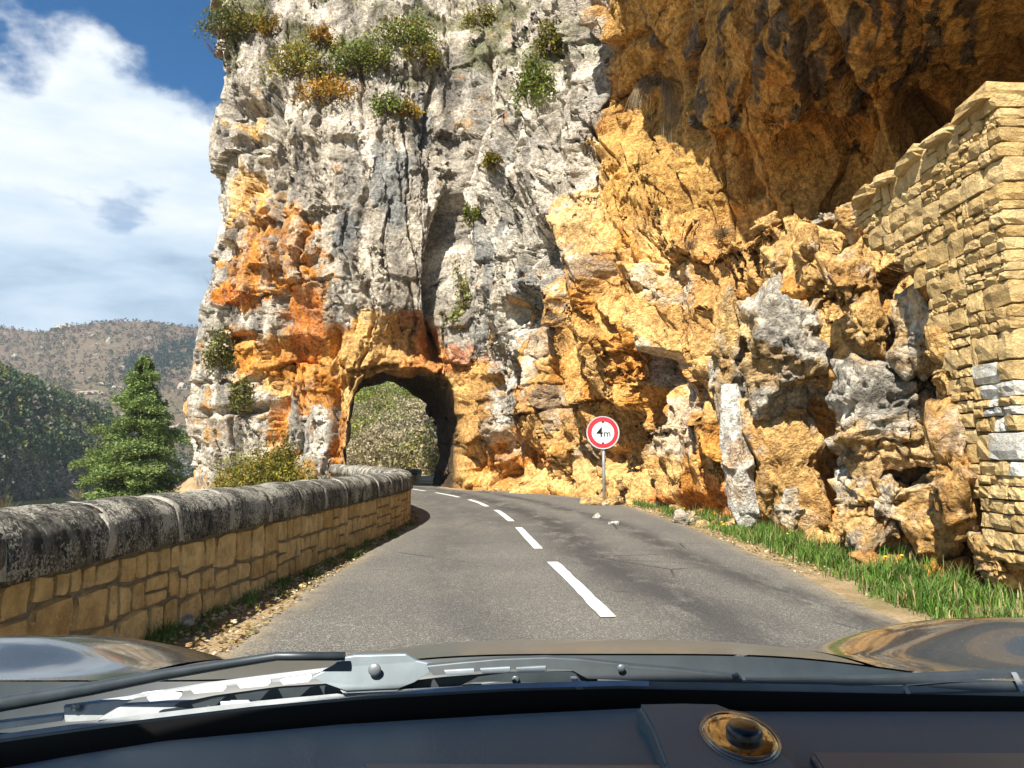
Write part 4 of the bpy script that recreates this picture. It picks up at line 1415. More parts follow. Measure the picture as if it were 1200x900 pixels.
for (px, py, w, h, lab) in [(540, 325, 11, 36, 'upper grassy green tuft in the gully above the tunnel'), (532, 355, 10, 22, 'lower grassy green tuft in the gully above the tunnel')]:
    p = on_cliff(px, py); s = p[1] / F
    shrub(p + np.array([0, -.15, -h * s]), 1.6 * w * s, .3, h * s * 1.6, (.20, .24, .06), lab, 'shrubs growing on the cliff', n=420, leaf=.06, second=(.36, .30, .13), share=.45, name='grass_tuft', cat='grass tuft')
# big broom-like bush at the foot of the spur, behind the parapet
p = W(312, 566, 27.2)
shrub(p + np.array([0, 0, -.5]), 1.9, 1.0, 1.9, (.24, .21, .03), 'large yellow green bush at the foot of the spur behind the parapet', 'bushes behind the parapet', n=8000, leaf=.055, second=(.16, .17, .04), share=.4)
p = W(333, 530, 27.6)
shrub(p + np.array([0, 0, -.8]), .45, .4, 1.35, (.12, .13, .03), 'slim bush rising behind the large yellow green bush', 'bushes behind the parapet', n=1500, leaf=.05, second=(.17, .15, .03))
p = W(375, 560, 27.4)
shrub(p + np.array([0, 0, -.5]), .8, .4, .6, (.13, .13, .03), 'low bush beside the tunnel mouth behind the parapet', 'bushes behind the parapet', n=1200, leaf=.05, second=(.20, .16, .05))


def strands(name, P, n, ln, spread, droop, colr, label, cat, group=None, rad=.006, up=.4, seed=0):
    """dry stalks that arch out from one root"""
    rg = np.random.default_rng(seed + 50)
    root = empty(name, tuple(P)); tag(root, label, cat, group)
    V, Qf = [], []
    for i in range(n):
        a = np.array([rg.normal(0, 1) * spread[0] + spread[2], -abs(rg.normal(0, 1)) * spread[1] - .2, up + rg.normal(0, .3)])
        a /= np.linalg.norm(a); L = ln * rg.uniform(.5, 1.15); q = rg.normal(0, .06, 3); w = rad * rg.uniform(.6, 1.2)
        pts = []
        for t in np.linspace(0, 1, 7):
            pts.append(q + a * L * t * (1 - .35 * t) + np.array([0, 0, -droop * L * t * t]))
        b0 = len(V)
        for j, pt in enumerate(pts):
            ww = w * (1 - j / 8)
            V += [pt + np.array([ww, 0, 0]), pt + np.array([-ww, 0, ww]), pt + np.array([0, -ww, -ww])]
        for j in range(6):
            for k in range(3):
                Qf.append([b0 + j * 3 + k, b0 + j * 3 + (k + 1) % 3, b0 + (j + 1) * 3 + (k + 1) % 3, b0 + (j + 1) * 3 + k])
    V = np.array(V)
    link('stalks', mesh_np('stalks', V, np.array(Qf), [M['leaf']], np.tile(np.array(colr), (len(V), 1)) * RNG.uniform(.7, 1.2, (len(V), 1))), root)


strands('dry_grass', on_cliff(766, 104) + np.array([0, -.2, 0]), 120, 1.7, (.5, .5, -.75), .9, (.36, .30, .20), 'tuft of long dry grey grass hanging from the overhang crack', 'dry grass', 'dry grass on the cliff', .007, .5, 1)
strands('dry_grass', on_cliff(772, 112) + np.array([0, -.25, 0]), 70, 2.1, (.10, .3, .05), 1.6, (.40, .34, .24), 'straight strands of dry grass hanging below the crack tuft', 'dry grass', 'dry grass on the cliff', .007, .1, 2)
strands('dry_grass', on_cliff(846, 272) + np.array([0, -.2, -.1]), 150, .75, (.9, .5, 0), .3, (.26, .19, .11), 'brown dry scrub on the ledge under the dark hollow', 'dry grass', 'dry grass on the cliff', .006, .8, 3)
strands('dry_grass', on_cliff(806, 284) + np.array([0, -.2, -.1]), 100, .6, (.9, .5, 0), .3, (.30, .21, .12), 'shorter brown scrub on the ledge left of the dry scrub', 'dry grass', 'dry grass on the cliff', .006, .8, 4)
strands('dry_grass', on_cliff(650, 370) + np.array([0, -.2, 0]), 70, .8, (.7, .5, 0), .5, (.28, .22, .15), 'dry grass in the joint above the sign', 'dry grass', 'dry grass on the cliff', .006, .5, 5)
strands('bare_twigs', W(252, 62, 31.6), 26, 1.1, (.5, .2, -1.0), -.1, (.22, .18, .16), 'bare grey twigs sticking out at the top left corner of the cliff', 'twigs', None, .008, .9, 6)
strands('bare_twigs', W(252, 338, 30.6), 8, .8, (.4, .2, -.9), -.2, (.20, .17, .12), 'few bare twigs on the left edge of the spur', 'twigs', None, .007, .9, 7)


def cedar():
    rg = np.random.default_rng(5)
    base = W(163, 560, 46.0); base[2] = -7.2
    H = W(163, 417, 46.0)[2] + 7.2
    root = empty('cedar_tree', tuple(base)); tag(root, 'tall conical green cedar standing below the road behind the parapet', 'tree')
    bm_obj('trunk', tube([(0, 0, -.6), (.05, 0, H * .3), (-.05, .04, H * .65), (0, 0, H)], [.32, .24, .12, .015], 9), M['bark'], root, True)
    tb = bmesh.new(); C = []; TI = []
    z = H * .18
    while z < H - .15:
        f = (z / H)
        L = 4.9 * (1 - f) ** .85 * (1 + .2 * rg.standard_normal()) + .16
        for _ in range(3 if f < .8 else 2):
            az = rg.uniform(0, 2 * math.pi); Lb = max(.15, L * rg.uniform(.65, 1.18))
            dirv = np.array([math.cos(az), math.sin(az), 0])
            rise = rg.uniform(-.30, .45) if f < .75 else rg.uniform(.2, .7)
            pts = [np.array([0, 0, z]) + dirv * Lb * t + np.array([0, 0, Lb * (rise * t - .28 * t * t)]) for t in np.linspace(0, 1, 5)]
            t = tube([tuple(q) for q in pts], [.05 * (1 - f) + .012] + [.03 * (1 - f) + .008] * 3 + [.004], 5, False)
            me = bpy.data.meshes.new('t'); t.to_mesh(me); t.free(); tb.from_mesh(me); bpy.data.meshes.remove(me)
            side = np.array([-dirv[1], dirv[0], 0])
            n = int(70 + 260 * Lb)
            u = rg.uniform(.15, 1, n) ** .8
            wd = .55 * Lb * np.sin(np.clip(u, 0, 1) * 2.6) * .55 + .10
            base_p = np.array([np.interp(u, np.linspace(0, 1, 5), [q[k] for q in pts]) for k in range(3)]).T
            lump = .5 + .5 * np.sin(u * 23 + az * 7)
            C.append(base_p + side * (rg.uniform(-1, 1, n) * wd)[:, None] + np.stack([0 * u, 0 * u, rg.normal(0, .11, n) + .10 * lump - .22 * rg.random(n)], -1))
            TI.append(np.full(n, rg.uniform(.7, 1.25)))
        z += rg.uniform(.10, .20) * (1.2 - .4 * f)
    C = np.concatenate(C); TI = np.concatenate(TI)
    V, Qf = leaves(C, .085, .45, .55, rg)
    cl = leaf_cols(len(C), (.16, .235, .075), .25, rg, (.23, .30, .10), .35) * TI[:, None]
    bm_obj('branches', tb, M['bark'], root)
    link('crown', mesh_np('crown', V, Qf, [M['leaf']], np.repeat(cl, 4, 0)), root)


cedar()


# ------------------------------------------------------------------ hills, river
def hill_material(name, a, b, rock=None, amt=.6):
    k = world_coord(N(name, .95, .1))
    n1 = k.noise(.03, 7, .65, 'Position'); n2 = k.noise(.25, 6, .7, 'Position')
    c = k.mix(k.ramp(n1, .35, .65), a, b)
    c = k.mix(k.ramp(n2, .4, .65, 0, .6), c, tuple(x * .55 for x in a))
    if rock: c = k.mix(k.ramp(k.noise(.06, 7, .75, 'Position', off=(40, 9, 3)), .60, .66, 0, amt), c, rock)
    k.base(c).bump(n2, 2.0, .8)
    return k.m


def hill(name, stations, nu, nv, amp, mat, label, wl=60.0, seed=0):
    net = np.array(stations, float)
    def up(A, n):
        t = np.linspace(0, len(A) - 1, n); i = np.floor(t).astype(int).clip(0, len(A) - 2); f = (t - i).reshape(-1, *([1] * (A.ndim - 1)))
        f = f * f * (3 - 2 * f) * .5 + f * .5
        return A[i] * (1 - f) + A[i + 1] * f
    G_ = up(net, nu); G_ = np.swapaxes(up(np.swapaxes(G_, 0, 1), nv), 0, 1)
    P = G_.reshape(-1, 3).copy()
    P[:, 2] += amp * fbm(P / wl, 6, seed, .55)
    o = link(name, mesh_np(name, P, grid_faces(nu, nv), [mat], smooth=True))
    tag(o, label, kind='structure')
    return P.reshape(nu, nv, 3)


def forest(name, pts, hts, colrs, nleaf, label, wid=.5, lsz=.3, seed=0, cone=.4):
    """far woodland that reads as one mass: leaf clumps gathered into single crowns"""
    rg = np.random.default_rng(seed + 900)
    n = len(pts)
    z = rg.random((n, nleaf)) ** .9
    r = (1 - cone * z) * np.sqrt(np.clip(1 - (2 * z - 1) ** 2, .05, 1))
    a = rg.uniform(0, 2 * np.pi, (n, nleaf)); q = np.sqrt(rg.uniform(.3, 1, (n, nleaf)))
    h = hts[:, None]
    C = np.stack([pts[:, :1] + np.cos(a) * r * q * h * wid, pts[:, 1:2] + np.sin(a) * r * q * h * wid, pts[:, 2:3] + z * h], -1).reshape(-1, 3)
    V, Qf = leaves(C, np.repeat(hts * lsz, nleaf), .75, 0, rg)
    cl = np.repeat(colrs, nleaf, 0) * rg.uniform(.65, 1.3, (n * nleaf, 1))
    o = link(name, mesh_np(name, V, Qf, [M['leaf']], np.repeat(cl, 4, 0)))
    tag(o, label, kind='stuff')


def scatter(Gh, n, rg, wfun=None):
    nu, nv = Gh.shape[:2]
    m = n * 6
    i = rg.uniform(0, nu - 1.001, m); j = rg.uniform(0, nv - 1.001, m)
    a, b = i.astype(int), j.astype(int); f, g = (i - a)[:, None], (j - b)[:, None]
    P = (Gh[a, b] * (1 - f) + Gh[a + 1, b] * f) * (1 - g) + (Gh[a, b + 1] * (1 - f) + Gh[a + 1, b + 1] * f) * g
    if wfun is not None: P = P[rg.random(m) < wfun(P)]
    return P[:n]


RG2 = np.random.default_rng(77)
# shaded wooded slope across the river, falling away from the sun
ys = [110, 160, 205, 249, 305, 373, 420]
cz = [56, 46, 37, 28, 15, -9, -13]
st = [[(-132, y, -13), (-139, y, .35 * z - 7), (-150, y, .75 * z - 1), (-166, y, z), (-220, y + 40, z * .9)] for y, z in zip(ys, cz)]
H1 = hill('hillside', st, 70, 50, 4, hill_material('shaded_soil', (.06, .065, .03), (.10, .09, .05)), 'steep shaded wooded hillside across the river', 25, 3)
pt = scatter(H1, 3000, RG2, lambda P: ((proj(P)[0] > -60) & (P[:, 1] > 120)) * 1.0)
hb = np.clip((pt[:, 2] + 11) / 20, 0, 1)
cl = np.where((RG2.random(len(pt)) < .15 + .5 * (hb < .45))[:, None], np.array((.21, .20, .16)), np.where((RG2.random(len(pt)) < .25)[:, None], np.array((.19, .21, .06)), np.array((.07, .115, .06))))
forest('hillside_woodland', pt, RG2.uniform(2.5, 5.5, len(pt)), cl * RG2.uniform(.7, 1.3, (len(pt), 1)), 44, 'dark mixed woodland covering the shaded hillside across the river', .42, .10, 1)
# far ridge
def far_st(px, rows): return [tuple(W(px, py, d)) for py, d in rows]
crest = [(-500, 372), (-300, 390), (-120, 384), (0, 385), (55, 389), (76, 381), (130, 377), (190, 382), (240, 384), (330, 370), (450, 360), (620, 350)]
st = [far_st(px, [(590, 400), (555, 440), (500, 560), (450, 720), (c + 18, 880), (c, 940), (c + 60, 1250)]) for px, c in crest]
H2 = hill('far_ridge', st, 180, 110, 9, hill_material('ridge_scrub', (.135, .098, .07), (.115, .10, .06), (.36, .33, .30), .8), 'far sunlit ridge of brown scrub with pale rock outcrops', 90, 9)
pt = scatter(H2, 14000, RG2, lambda P: ((proj(P)[0] > -60) & (proj(P)[0] < 270)) * 1.0)
bx, by = proj(pt)
band = sstep(120, 160, bx) * np.exp(-((by - (425 - (bx - 190) * .25)) / 20) ** 2)
kp = (RG2.random(len(pt)) < .40 + .6 * band) & (bx > -150) & (bx < 330)
pt = pt[kp]; band = band[kp]; by = by[kp]
g = np.clip((by - 400) / 120, 0, 1)[:, None]
cl = (np.array((.14, .11, .08)) * (1 - g) + np.array((.11, .12, .05)) * g)
cl = np.where((RG2.random(len(pt)) < .22)[:, None], np.array((.075, .09, .045)), cl)
cl = np.where((band > .45)[:, None], np.array((.03, .052, .036)), cl)  # dense pines, with a cloud's shadow put into their dark colour
forest('ridge_scrub', pt, RG2.uniform(1.6, 4.6, len(pt)) * (1 + .9 * band), cl, 9, 'scrub and pines dotted over the far ridge, one band coloured dark for cloud shadow', .55, .26, 2)
# pale outcrops on the ridge
def outcrops():
    root_pts = [(75, 384, 26, 5), (20, 418, 16, 5), (50, 408, 10, 5), (142, 398, 8, 14), (110, 394, 12, 4), (95, 415, 12, 9), (105, 460, 26, 7), (85, 470, 20, 8), (140, 455, 20, 6), (120, 452, 14, 5), (215, 455, 14, 6), (165, 430, 8, 6), (72, 445, 9, 4), (205, 500, 16, 8), (128, 402, 6, 8), (118, 462, 12, 6)]
    px_, py_ = proj(H2.reshape(-1, 3)); flat = H2.reshape(-1, 3)
    SPH.setdefault(4, sphere_np(4))
    D, Qs = SPH[4]
    for i, (px, py, w, h) in enumerate(root_pts):
        dd = (px_ - px) ** 2 + (py_ - py) ** 2
        c = flat[np.argmin(dd)]; s = c[1] / F
        P = c + D * np.array([w * s * .38, 5, h * s * .55])
        P = P + D * ((chips(P / 4.0 + i, 700 + i, .5, .9, .8)[0] - .1) * 6.0)[:, None]
        cc = PALE * .62 * RNG.uniform(.75, 1.05, (len(P), 1)); cc = mixc(cc, OCHRE, sstep(.1, .4, fbm(P / 6, 3, 710)) * .5)
        o = link('rock_outcrop', mesh_np('rock_outcrop', P, Qs, [M['rock']], cc)); tag(o, 'pale limestone outcrop among the scrub of the far ridge', 'rock', 'rock outcrops on the far ridge')
outcrops()
# scrub hillside seen through the tunnel
st = [[tuple(W(px, 570, 52)), tuple(W(px, 556, 60)), tuple(W(px, 520, 74)), tuple(W(px, 470, 92)), tuple(W(px, 400, 120)), tuple(W(px, 300, 160))] for px in (330, 390, 440, 490, 540, 600, 680)]
H3 = hill('scrub_slope', st, 60, 60, 1.0, hill_material('scrub_soil', (.30, .25, .14), (.22, .22, .09)), 'sunlit scrub covered slope seen through the tunnel', 9, 15)
pt = scatter(H3, 800, RG2, lambda P: ((proj(P)[0] > 385) & (proj(P)[0] < 550) & (P[:, 2] < 16)) * 1.0)
g = np.clip((proj(pt)[1] - 470) / 80, 0, 1)
rnd = RG2.random(len(pt))
pn = fbm(pt / 7.0, 3, 940)
cl = np.where((pn + .25 * (rnd - .5) < -.12 + .5 * (g - .35))[:, None], np.array((.36, .31, .20)), np.where((rnd > .75)[:, None], np.array((.26, .26, .05)), np.array((.15, .21, .05))))
forest('slope_scrub', pt, RG2.uniform(1.2, 4.6, len(pt)), cl * RG2.uniform(.6, 1.25, (len(pt), 1)), 200, 'mixed green and bare scrub covering the slope beyond the tunnel', .42, .026, 3, .2)
# river and its pale gravel bank
k = N('river_water', .06, .5); k.base((.035, .05, .018)); k.bump(k.noise(1.2, 4, .6), .05, .4)
V = np.array([(-136, 60, -10.7), (-60, 60, -10.7), (-60, 420, -10.7), (-136, 420, -10.7)])
tag(link('river', mesh_np('river', V, np.array([[0, 1, 2, 3]]), [k.m])), 'calm green river at the bottom of the valley', kind='structure')
k = N('river_gravel', .95, .1); k.base(k.mix(k.ramp(k.noise(.6, 6, .7), .35, .65), (.50, .48, .44), (.66, .64, .60)))
us = np.linspace(0, 1, 40); ysb = 150 + us * 150; e1 = -116 + 4 * np.sin(us * 7); e2 = -70 + 3 * np.sin(us * 9 + 1)
P = np.concatenate([np.stack([e1 * (1 - t) + e2 * t, ysb, -10.75 + .9 * math.sin(math.pi * min(1, t * 1.1)) + 0 * ysb], -1)[:, None] for t in np.linspace(0, 1, 9)], 1)
tag(link('gravel_bank', mesh_np('gravel_bank', P.reshape(-1, 3), grid_faces(40, 9), [k.m], smooth=True)), 'pale gravel bank beside the river', kind='structure')
for i, (px, py, d, h) in enumerate([(6, 590, 60, 3.4), (92, 578, 190, 5)]):
    b = W(px, py, d)
    strands('bare_bush', b + np.array([0, 0, -h * .3]), 160, h, (.6, .6, 0), .05, (.33, .27, .17), ['pale bare bush beyond the parapet at the near end', 'straw coloured bare bush on the gravel bank'][i], 'bush', None, .012 + .02 * i, 1.0, 20 + i)


# ------------------------------------------------------------------ verges
def grass_verge():
    rg = np.random.default_rng(31)
    n = 26000
    y = rg.uniform(5.3, 19.5, n * 2)
    rx = np.interp(y, RIGHT[:, 0], RIGHT[:, 1])
    wdt = np.interp(y, [5, 7, 10, 14, 17, 19.5], [1.25, 1.2, 1.2, .85, .5, .2])
    u = rg.random(n * 2)
    x = rx + .10 + u * wdt
    dens = np.clip(.55 + 1.5 * fbm(np.stack([x * 1.6, y * 1.6, 0 * x], -1), 4, 61), .03, 1) * sstep(0, .22, u - .22 * fbm(np.stack([y * 2, y * 0, y * 0], -1), 3, 66)) * np.interp(u, [0, .7, 1], [1, 1, .35]) * np.interp(y, [5, 16, 19.5], [1, .9, .25])
    kp = rg.random(n * 2) < dens; x, y, u = x[kp][:n], y[kp][:n], u[kp][:n]
    n = len(x)
    h = rg.uniform(.07, .21, n) * np.interp(u, [0, .2, 1], [.6, 1, 1.1]) * np.clip(1 + 1.5 * fbm(np.stack([x, y, 0 * x], -1) * 2.2, 4, 62), .3, 2)
    a = rg.uniform(0, 2 * np.pi, n); ln = rg.uniform(.15, .75, n)
    dx, dy = np.cos(a), np.sin(a); w = rg.uniform(.003, .0065, n)
    b = np.stack([x, y, np.full(n, -.02)], -1); sd = np.stack([-dy, dx, 0 * x], -1) * w[:, None]; di = np.stack([dx, dy, 0 * x], -1)
    m = b + di * (h * ln * .35)[:, None] + np.array([0, 0, 1]) * (h * .62)[:, None]
    t = b + di * (h * ln)[:, None] + np.array([0, 0, 1]) * (h * (1.05 - .35 * ln))[:, None]
    V = np.stack([b - sd, b + sd, m + sd * .8, m - sd * .8, t + sd * .12, t - sd * .12], 1).reshape(-1, 3)
    i0 = np.arange(n)[:, None] * 6
    Qf = np.concatenate([i0 + np.array([[0, 1, 2, 3]]), i0 + np.array([[3, 2, 4, 5]])])
    pal = np.array([(.085, .18, .025), (.12, .21, .035), (.055, .13, .025), (.34, .29, .13)])
    c = pal[rg.choice(4, n, p=[.38, .28, .18, .16])] * rg.uniform(.75, 1.25, (n, 1))
    o = link('verge_grass', mesh_np('verge_grass', V, Qf, [M['leaf']], np.repeat(c, 6, 0)))
    tag(o, 'bright green grass on the verge between road and cliff', kind='stuff')


grass_verge()


def flower_clump(px, py, d):
    p = W(px, py, d); p[2] = 0
    root = empty('flower', tuple(p)); tag(root, 'small yellow dandelion flower in the verge grass', 'flower', 'yellow flowers in the verge grass')
    bm = bmesh.new(); bmesh.ops.create_uvsphere(bm, u_segments=10, v_segments=6, radius=.02)
    bmesh.ops.scale(bm, verts=bm.verts[:], vec=(1, 1, .5)); bmesh.ops.translate(bm, verts=bm.verts[:], vec=(0, -.01, .20)); bm_obj('petals', bm, M['petal'], root)
    bm_obj('stalk', tube([(0, 0, -.03), (0, 0, .1), (0, -.01, .195)], .003, 5), M['stalk'], root)


M['petal'] = plain('dandelion_yellow', (.75, .48, .02), .7); M['stalk'] = plain('flower_stalk', (.09, .16, .04), .8)
for a in [(795, 606, 14.6), (806, 611, 13.7), (812, 621, 12.6), (848, 635, 11.6), (923, 648, 10.2), (1058, 690, 8.0), (1039, 694, 7.9), (802, 603, 15.2), (846, 630, 12)]: flower_clump(*a)


def litter():
    """dry leaves and grit along the left kerb and the cliff foot"""
    rg = np.random.default_rng(41)
    n = 5200
    y = rg.uniform(1.5, 17, n); t = rg.random(n) ** 1.3
    wx = np.interp(y, WALL[:, 1], WALL[:, 0]) + .20; lx = np.interp(y, LEFT[:, 0], LEFT[:, 1])
    x = wx + .03 + (lx + .12 - wx) * t
    m = 5200
    y2 = rg.uniform(8, 28, m); rx = np.interp(y2, RIGHT[:, 0], RIGHT[:, 1]); x2 = rx - .12 + rg.random(m) ** 1.2 * 1.0
    X = np.r_[x, x2]; Y = np.r_[y, y2]
    C = np.stack([X, Y, .004 + rg.random(n + m) * .02], -1)
    V, Qf = leaves(C, .019, .7, .75, rg)
    pal = np.array([(.42, .33, .20), (.30, .19, .08), (.55, .49, .38), (.20, .14, .06), (.36, .30, .10)])
    c = pal[rg.integers(0, 5, n + m)] * rg.uniform(.7, 1.2, (n + m, 1))
    tag(link('leaf_litter', mesh_np('leaf_litter', V, Qf, [M['leaf']], np.repeat(c, 4, 0))), 'dry leaves and grit along both road edges', kind='stuff')


litter()


def tuft_green(x, y, h, label, i):
    rg = np.random.default_rng(60 + i)
    root = empty('grass_tuft', (x, y, -.02)); tag(root, label, 'grass tuft', 'grass tufts at the foot of the parapet')
    n = 90; a = rg.uniform(0, 6.283, n); ln = rg.uniform(.2, .9, n); hh = h * rg.uniform(.5, 1.1, n)
    b = np.stack([rg.normal(0, .05, n), rg.normal(0, .09, n), 0 * a], -1); di = np.stack([np.cos(a), np.sin(a), 0 * a], -1)
    sd = np.stack([-np.sin(a), np.cos(a), 0 * a], -1) * .0035
    m_ = b + di * (hh * ln * .4)[:, None] + np.array([0, 0, 1]) * (hh * .6)[:, None]; t = b + di * (hh * ln)[:, None] + np.array([0, 0, 1]) * (hh * .9)[:, None]
    V = np.stack([b - sd, b + sd, m_ + sd, m_ - sd, t + sd * .1, t - sd * .1], 1).reshape(-1, 3); i0 = np.arange(n)[:, None] * 6
    c = np.array((.10, .17, .035)) * rg.uniform(.7, 1.5, (n, 1))
    link('blades', mesh_np('blades', V, np.concatenate([i0 + np.array([[0, 1, 2, 3]]), i0 + np.array([[3, 2, 4, 5]])]), [M['leaf']], np.repeat(c, 6, 0)), root)['kind'] = 'stuff'


for i, (px, py, d, h) in enumerate([(190, 745, 5.3, .15), (205, 740, 5.45, .1), (265, 705, 6.6, .09), (310, 690, 7.3, .12), (330, 680, 7.8, .08), (372, 660, 8.9, .1), (405, 648, 10, .09), (432, 632, 11.6, .1), (445, 626, 12.4, .08), (230, 722, 5.9, .08), (290, 697, 6.9, .07)] + [(None, None, 4.2 + .47 * q, .06 + .03 * (q % 3)) for q in range(22)]):
    p = W(px, py, d) if px else np.array([float(np.interp(d, WALL[:, 1], WALL[:, 0])) + .24 + .16 * ((i * 7) % 5) / 4, d, 0]); tuft_green(p[0], d, h, 'small green grass tuft in the litter at the foot of the parapet', i)


def loose_rocks():
    rg = random.Random(9)
    SPH.setdefault(3, sphere_np(3)); D, Qs = SPH[3]
    def rock(x, y, s, lab, grp, colr, zz=0.0):
        i = rg.randint(0, 9999)
        P = D * np.array([rg.uniform(.8, 1.3), rg.uniform(.8, 1.2), rg.uniform(.45, .75)]) * s
        P = P + D * ((chips(P / (s * .8) + i * .37, i, 1, .8, .8)[0] - .4) * s * .7)[:, None]
        c = np.array(colr) * (1 + .25 * fbm(P / s * 2 + i, 3, 5))[:, None]
        o = link('rock', mesh_np('rock', P, Qs, [M['rock']], np.clip(c, .02, .85))); o.location = (x, y, zz + s * .22); o.rotation_euler = (0, 0, rg.uniform(0, 6))
        tag(o, lab, 'rock', grp)
    pale = (.60, .54, .42); och = (.52, .36, .16)
    c = W(708, 572, 19.1)
    for dx, dy, s in ((0, -.05, .13), (-.22, .05, .17), (.18, .1, .18), (-.05, .25, .22), (.3, .3, .2), (-.4, .3, .16)):
        rock(c[0] + dx, 19.25 + dy, s, 'pale yellow rock heaped at the foot of the sign post', 'rocks at the foot of the sign', och if s > .15 else (.66, .58, .42))
    for px, py, d in ((700, 611.5, 15.0), (720, 618, 13.6)):
        p = W(px, py, d); rock(p[0], d, .07, 'white stone chip lying on the asphalt', 'stone chips on the road', (.72, .70, .66), .03)
    for px, py, d, s in ((282, 703, 6.75, .07), (272, 708, 6.6, .05), (214, 735, 5.65, .07), (200, 742, 5.45, .05), (330, 674, 8.2, .05), (370, 652, 9.6, .06), (350, 668, 8.7, .04)):
        p = W(px, py, d); rock(p[0], d, s, 'small pale stone lying in the litter along the parapet', 'stones along the parapet', pale)
    for i in range(90):
        y = rg.uniform(12.5, 28); t = rg.random()
        rx = float(np.interp(y, RIGHT[:, 0], RIGHT[:, 1]))
        s = rg.uniform(.03, .12) * (1.3 if y > 20 else 1)
        rock(rx + .2 + t * .75, y, s, 'loose ochre stone fallen at the foot of the cliff', 'loose stones at the cliff foot', (.56, .42, .22) if rg.random() < .6 else (.46, .24, .07))


loose_rocks()


# ------------------------------------------------------------------ the car the picture is taken from
def car():
    root = empty('car', (0, 0, 0)); tag(root, 'dark grey car seen from inside over its dashboard, wipers and bonnet', 'car')
    paint = N('car_paint', .25, .5); paint.p.inputs['Metallic'].default_value = .15; paint.p.inputs['Coat Weight'].default_value = .75; paint.p.inputs['Coat Roughness'].default_value = .05
    dust = paint.noise(260, 3, .8)
    paint.base(paint.mix(paint.ramp(dust, .62, .74, 0, .4), (.045, .055, .062), (.34, .34, .31)))
    paint.put(paint.ramp(paint.noise(14, 5, .7), .35, .8, .16, .38), paint.p.inputs['Roughness'])
    paint = paint.m
    dusty = N('dusty_bonnet_paint', .38, .5); dusty.p.inputs['Coat Weight'].default_value = .15; dusty.p.inputs['Coat Roughness'].default_value = .10
    dusty.base(dusty.mix(dusty.ramp(dusty.noise(300, 3, .8), .60, .74, 0, .5), dusty.mix(dusty.noise(6, 5, .6), (.072, .084, .082), (.095, .105, .10)), (.36, .36, .33)))
    plast = plain('black_plastic', (.018, .022, .026), .5, .5, vary=.2, vs=40)
    rubber = plain('rubber', (.012, .012, .013), .8, .2)
    steel = plain('wiper_metal', (.12, .15, .175), .42, .5, .4, vary=.15, vs=30)
    steel2 = plain('bright_wiper_metal', (.27, .295, .31), .42, .5, .5, vary=.15, vs=30)
    dark = plain('painted_wiper_metal', (.035, .046, .055), .42, .5, .3, vary=.2, vs=25)
    hubm = plain('grey_wiper_hub', (.105, .135, .16), .42, .5, .3, vary=.12, vs=30)
    frit = plain('black_ceramic_band', (.004, .004, .005), .55, .2)
    dashm = N('dashboard_vinyl', .55, .4); dashm.base(dashm.mix(dashm.noise(4, 4), (.062, .122, .145), (.088, .138, .155))); dashm.bump(dashm.noise(700, 2, .5), .0006, .6); dashm = dashm.m

    # bonnet: crowned panel with raised wings
    xs = np.linspace(-.86, .86, 120); yv = np.linspace(.93, 2.15, 90)
    X, Y = np.meshgrid(xs, yv, indexing='ij')
    base = .938 - .12 * (Y - .95) - .22 * np.clip(Y - .95, 0, None) ** 2 - .5 * np.clip(Y - 1.75, 0, None) ** 2
    mid = .030 * np.exp(-((X - .12) / .34) ** 4) * 1
    wl_ = .037 * sstep(-.44, -.66, X) * sstep(.93, 1.08, Y) - .16 * np.clip(-.74 - X, 0, None)
    wr = .062 * sstep(.42, .68, X) * sstep(.93, 1.08, Y) - .16 * np.clip(X - .78, 0, None)
    edge_drop = -.5 * np.clip(np.abs(X) - .80, 0, None)
    Z = base + mid + wl_ + wr + edge_drop
    P = np.stack([X, Y, Z], -1)
    def sub(i0, i1): return P[i0:i1].reshape(-1, 3), grid_faces(i1 - i0, len(yv))
    a, b = 29, 88
    V, Qf = sub(a, b + 1); link('bonnet', mesh_np('bonnet', V, Qf[:, ::-1], [dusty.m], smooth=True), root)
    V, Qf = sub(0, a); link('wing', mesh_np('wing', V, Qf[:, ::-1], [paint], smooth=True), root)
    V, Qf = sub(b + 1, len(xs)); link('wing', mesh_np('wing', V, Qf[:, ::-1], [paint], smooth=True), root)
    # outer body below the bonnet line, and the shell round the camera
    def box(nm, lo, hi, m, bev=.03):
        bm = bmesh.new(); bmesh.ops.create_cube(bm, size=1)
        bmesh.ops.scale(bm, verts=bm.verts[:], vec=[h - l for l, h in zip(lo, hi)]); bmesh.ops.translate(bm, verts=bm.verts[:], vec=[(h + l) / 2 for l, h in zip(lo, hi)])
        bmesh.ops.bevel(bm, geom=bm.edges[:], offset=bev, segments=2, affect='EDGES'); return bm_obj(nm, bm, m, root, False)
    box('front_bumper', (-.84, 1.9, .22), (.84, 2.28, .56), plast, .06)
    box('underbody', (-.80, -2.0, .20), (.80, 1.95, .40), plast)
    for sx in (-1, 1):
        box('side_panel', (min(sx * .80, sx * .865), .86, .34), (max(sx * .80, sx * .865), 2.05, .70), paint, .02)
        d_ = box('door', (min(sx * .80, sx * .865), -.42, .36), (max(sx * .80, sx * .865), .84, .90), paint, .02)
        box('rear_quarter', (min(sx * .80, sx * .865), -2.0, .36), (max(sx * .80, sx * .865), -.44, .92), paint, .02)
        bm_obj('windscreen_pillar', tube([(sx * .80, .86, .90), (sx * .70, .58, 1.26), (sx * .62, .40, 1.475)], [.045, .04, .04], 8), plast, root, True)
        bm_obj('door_pillar', tube([(sx * .82, -.43, .88), (sx * .66, -.42, 1.47)], [.06, .05], 8), plast, root, True)
        bm_obj('rear_pillar', tube([(sx * .82, -1.9, .88), (sx * .64, -1.5, 1.46)], [.10, .09], 8), plast, root, True)
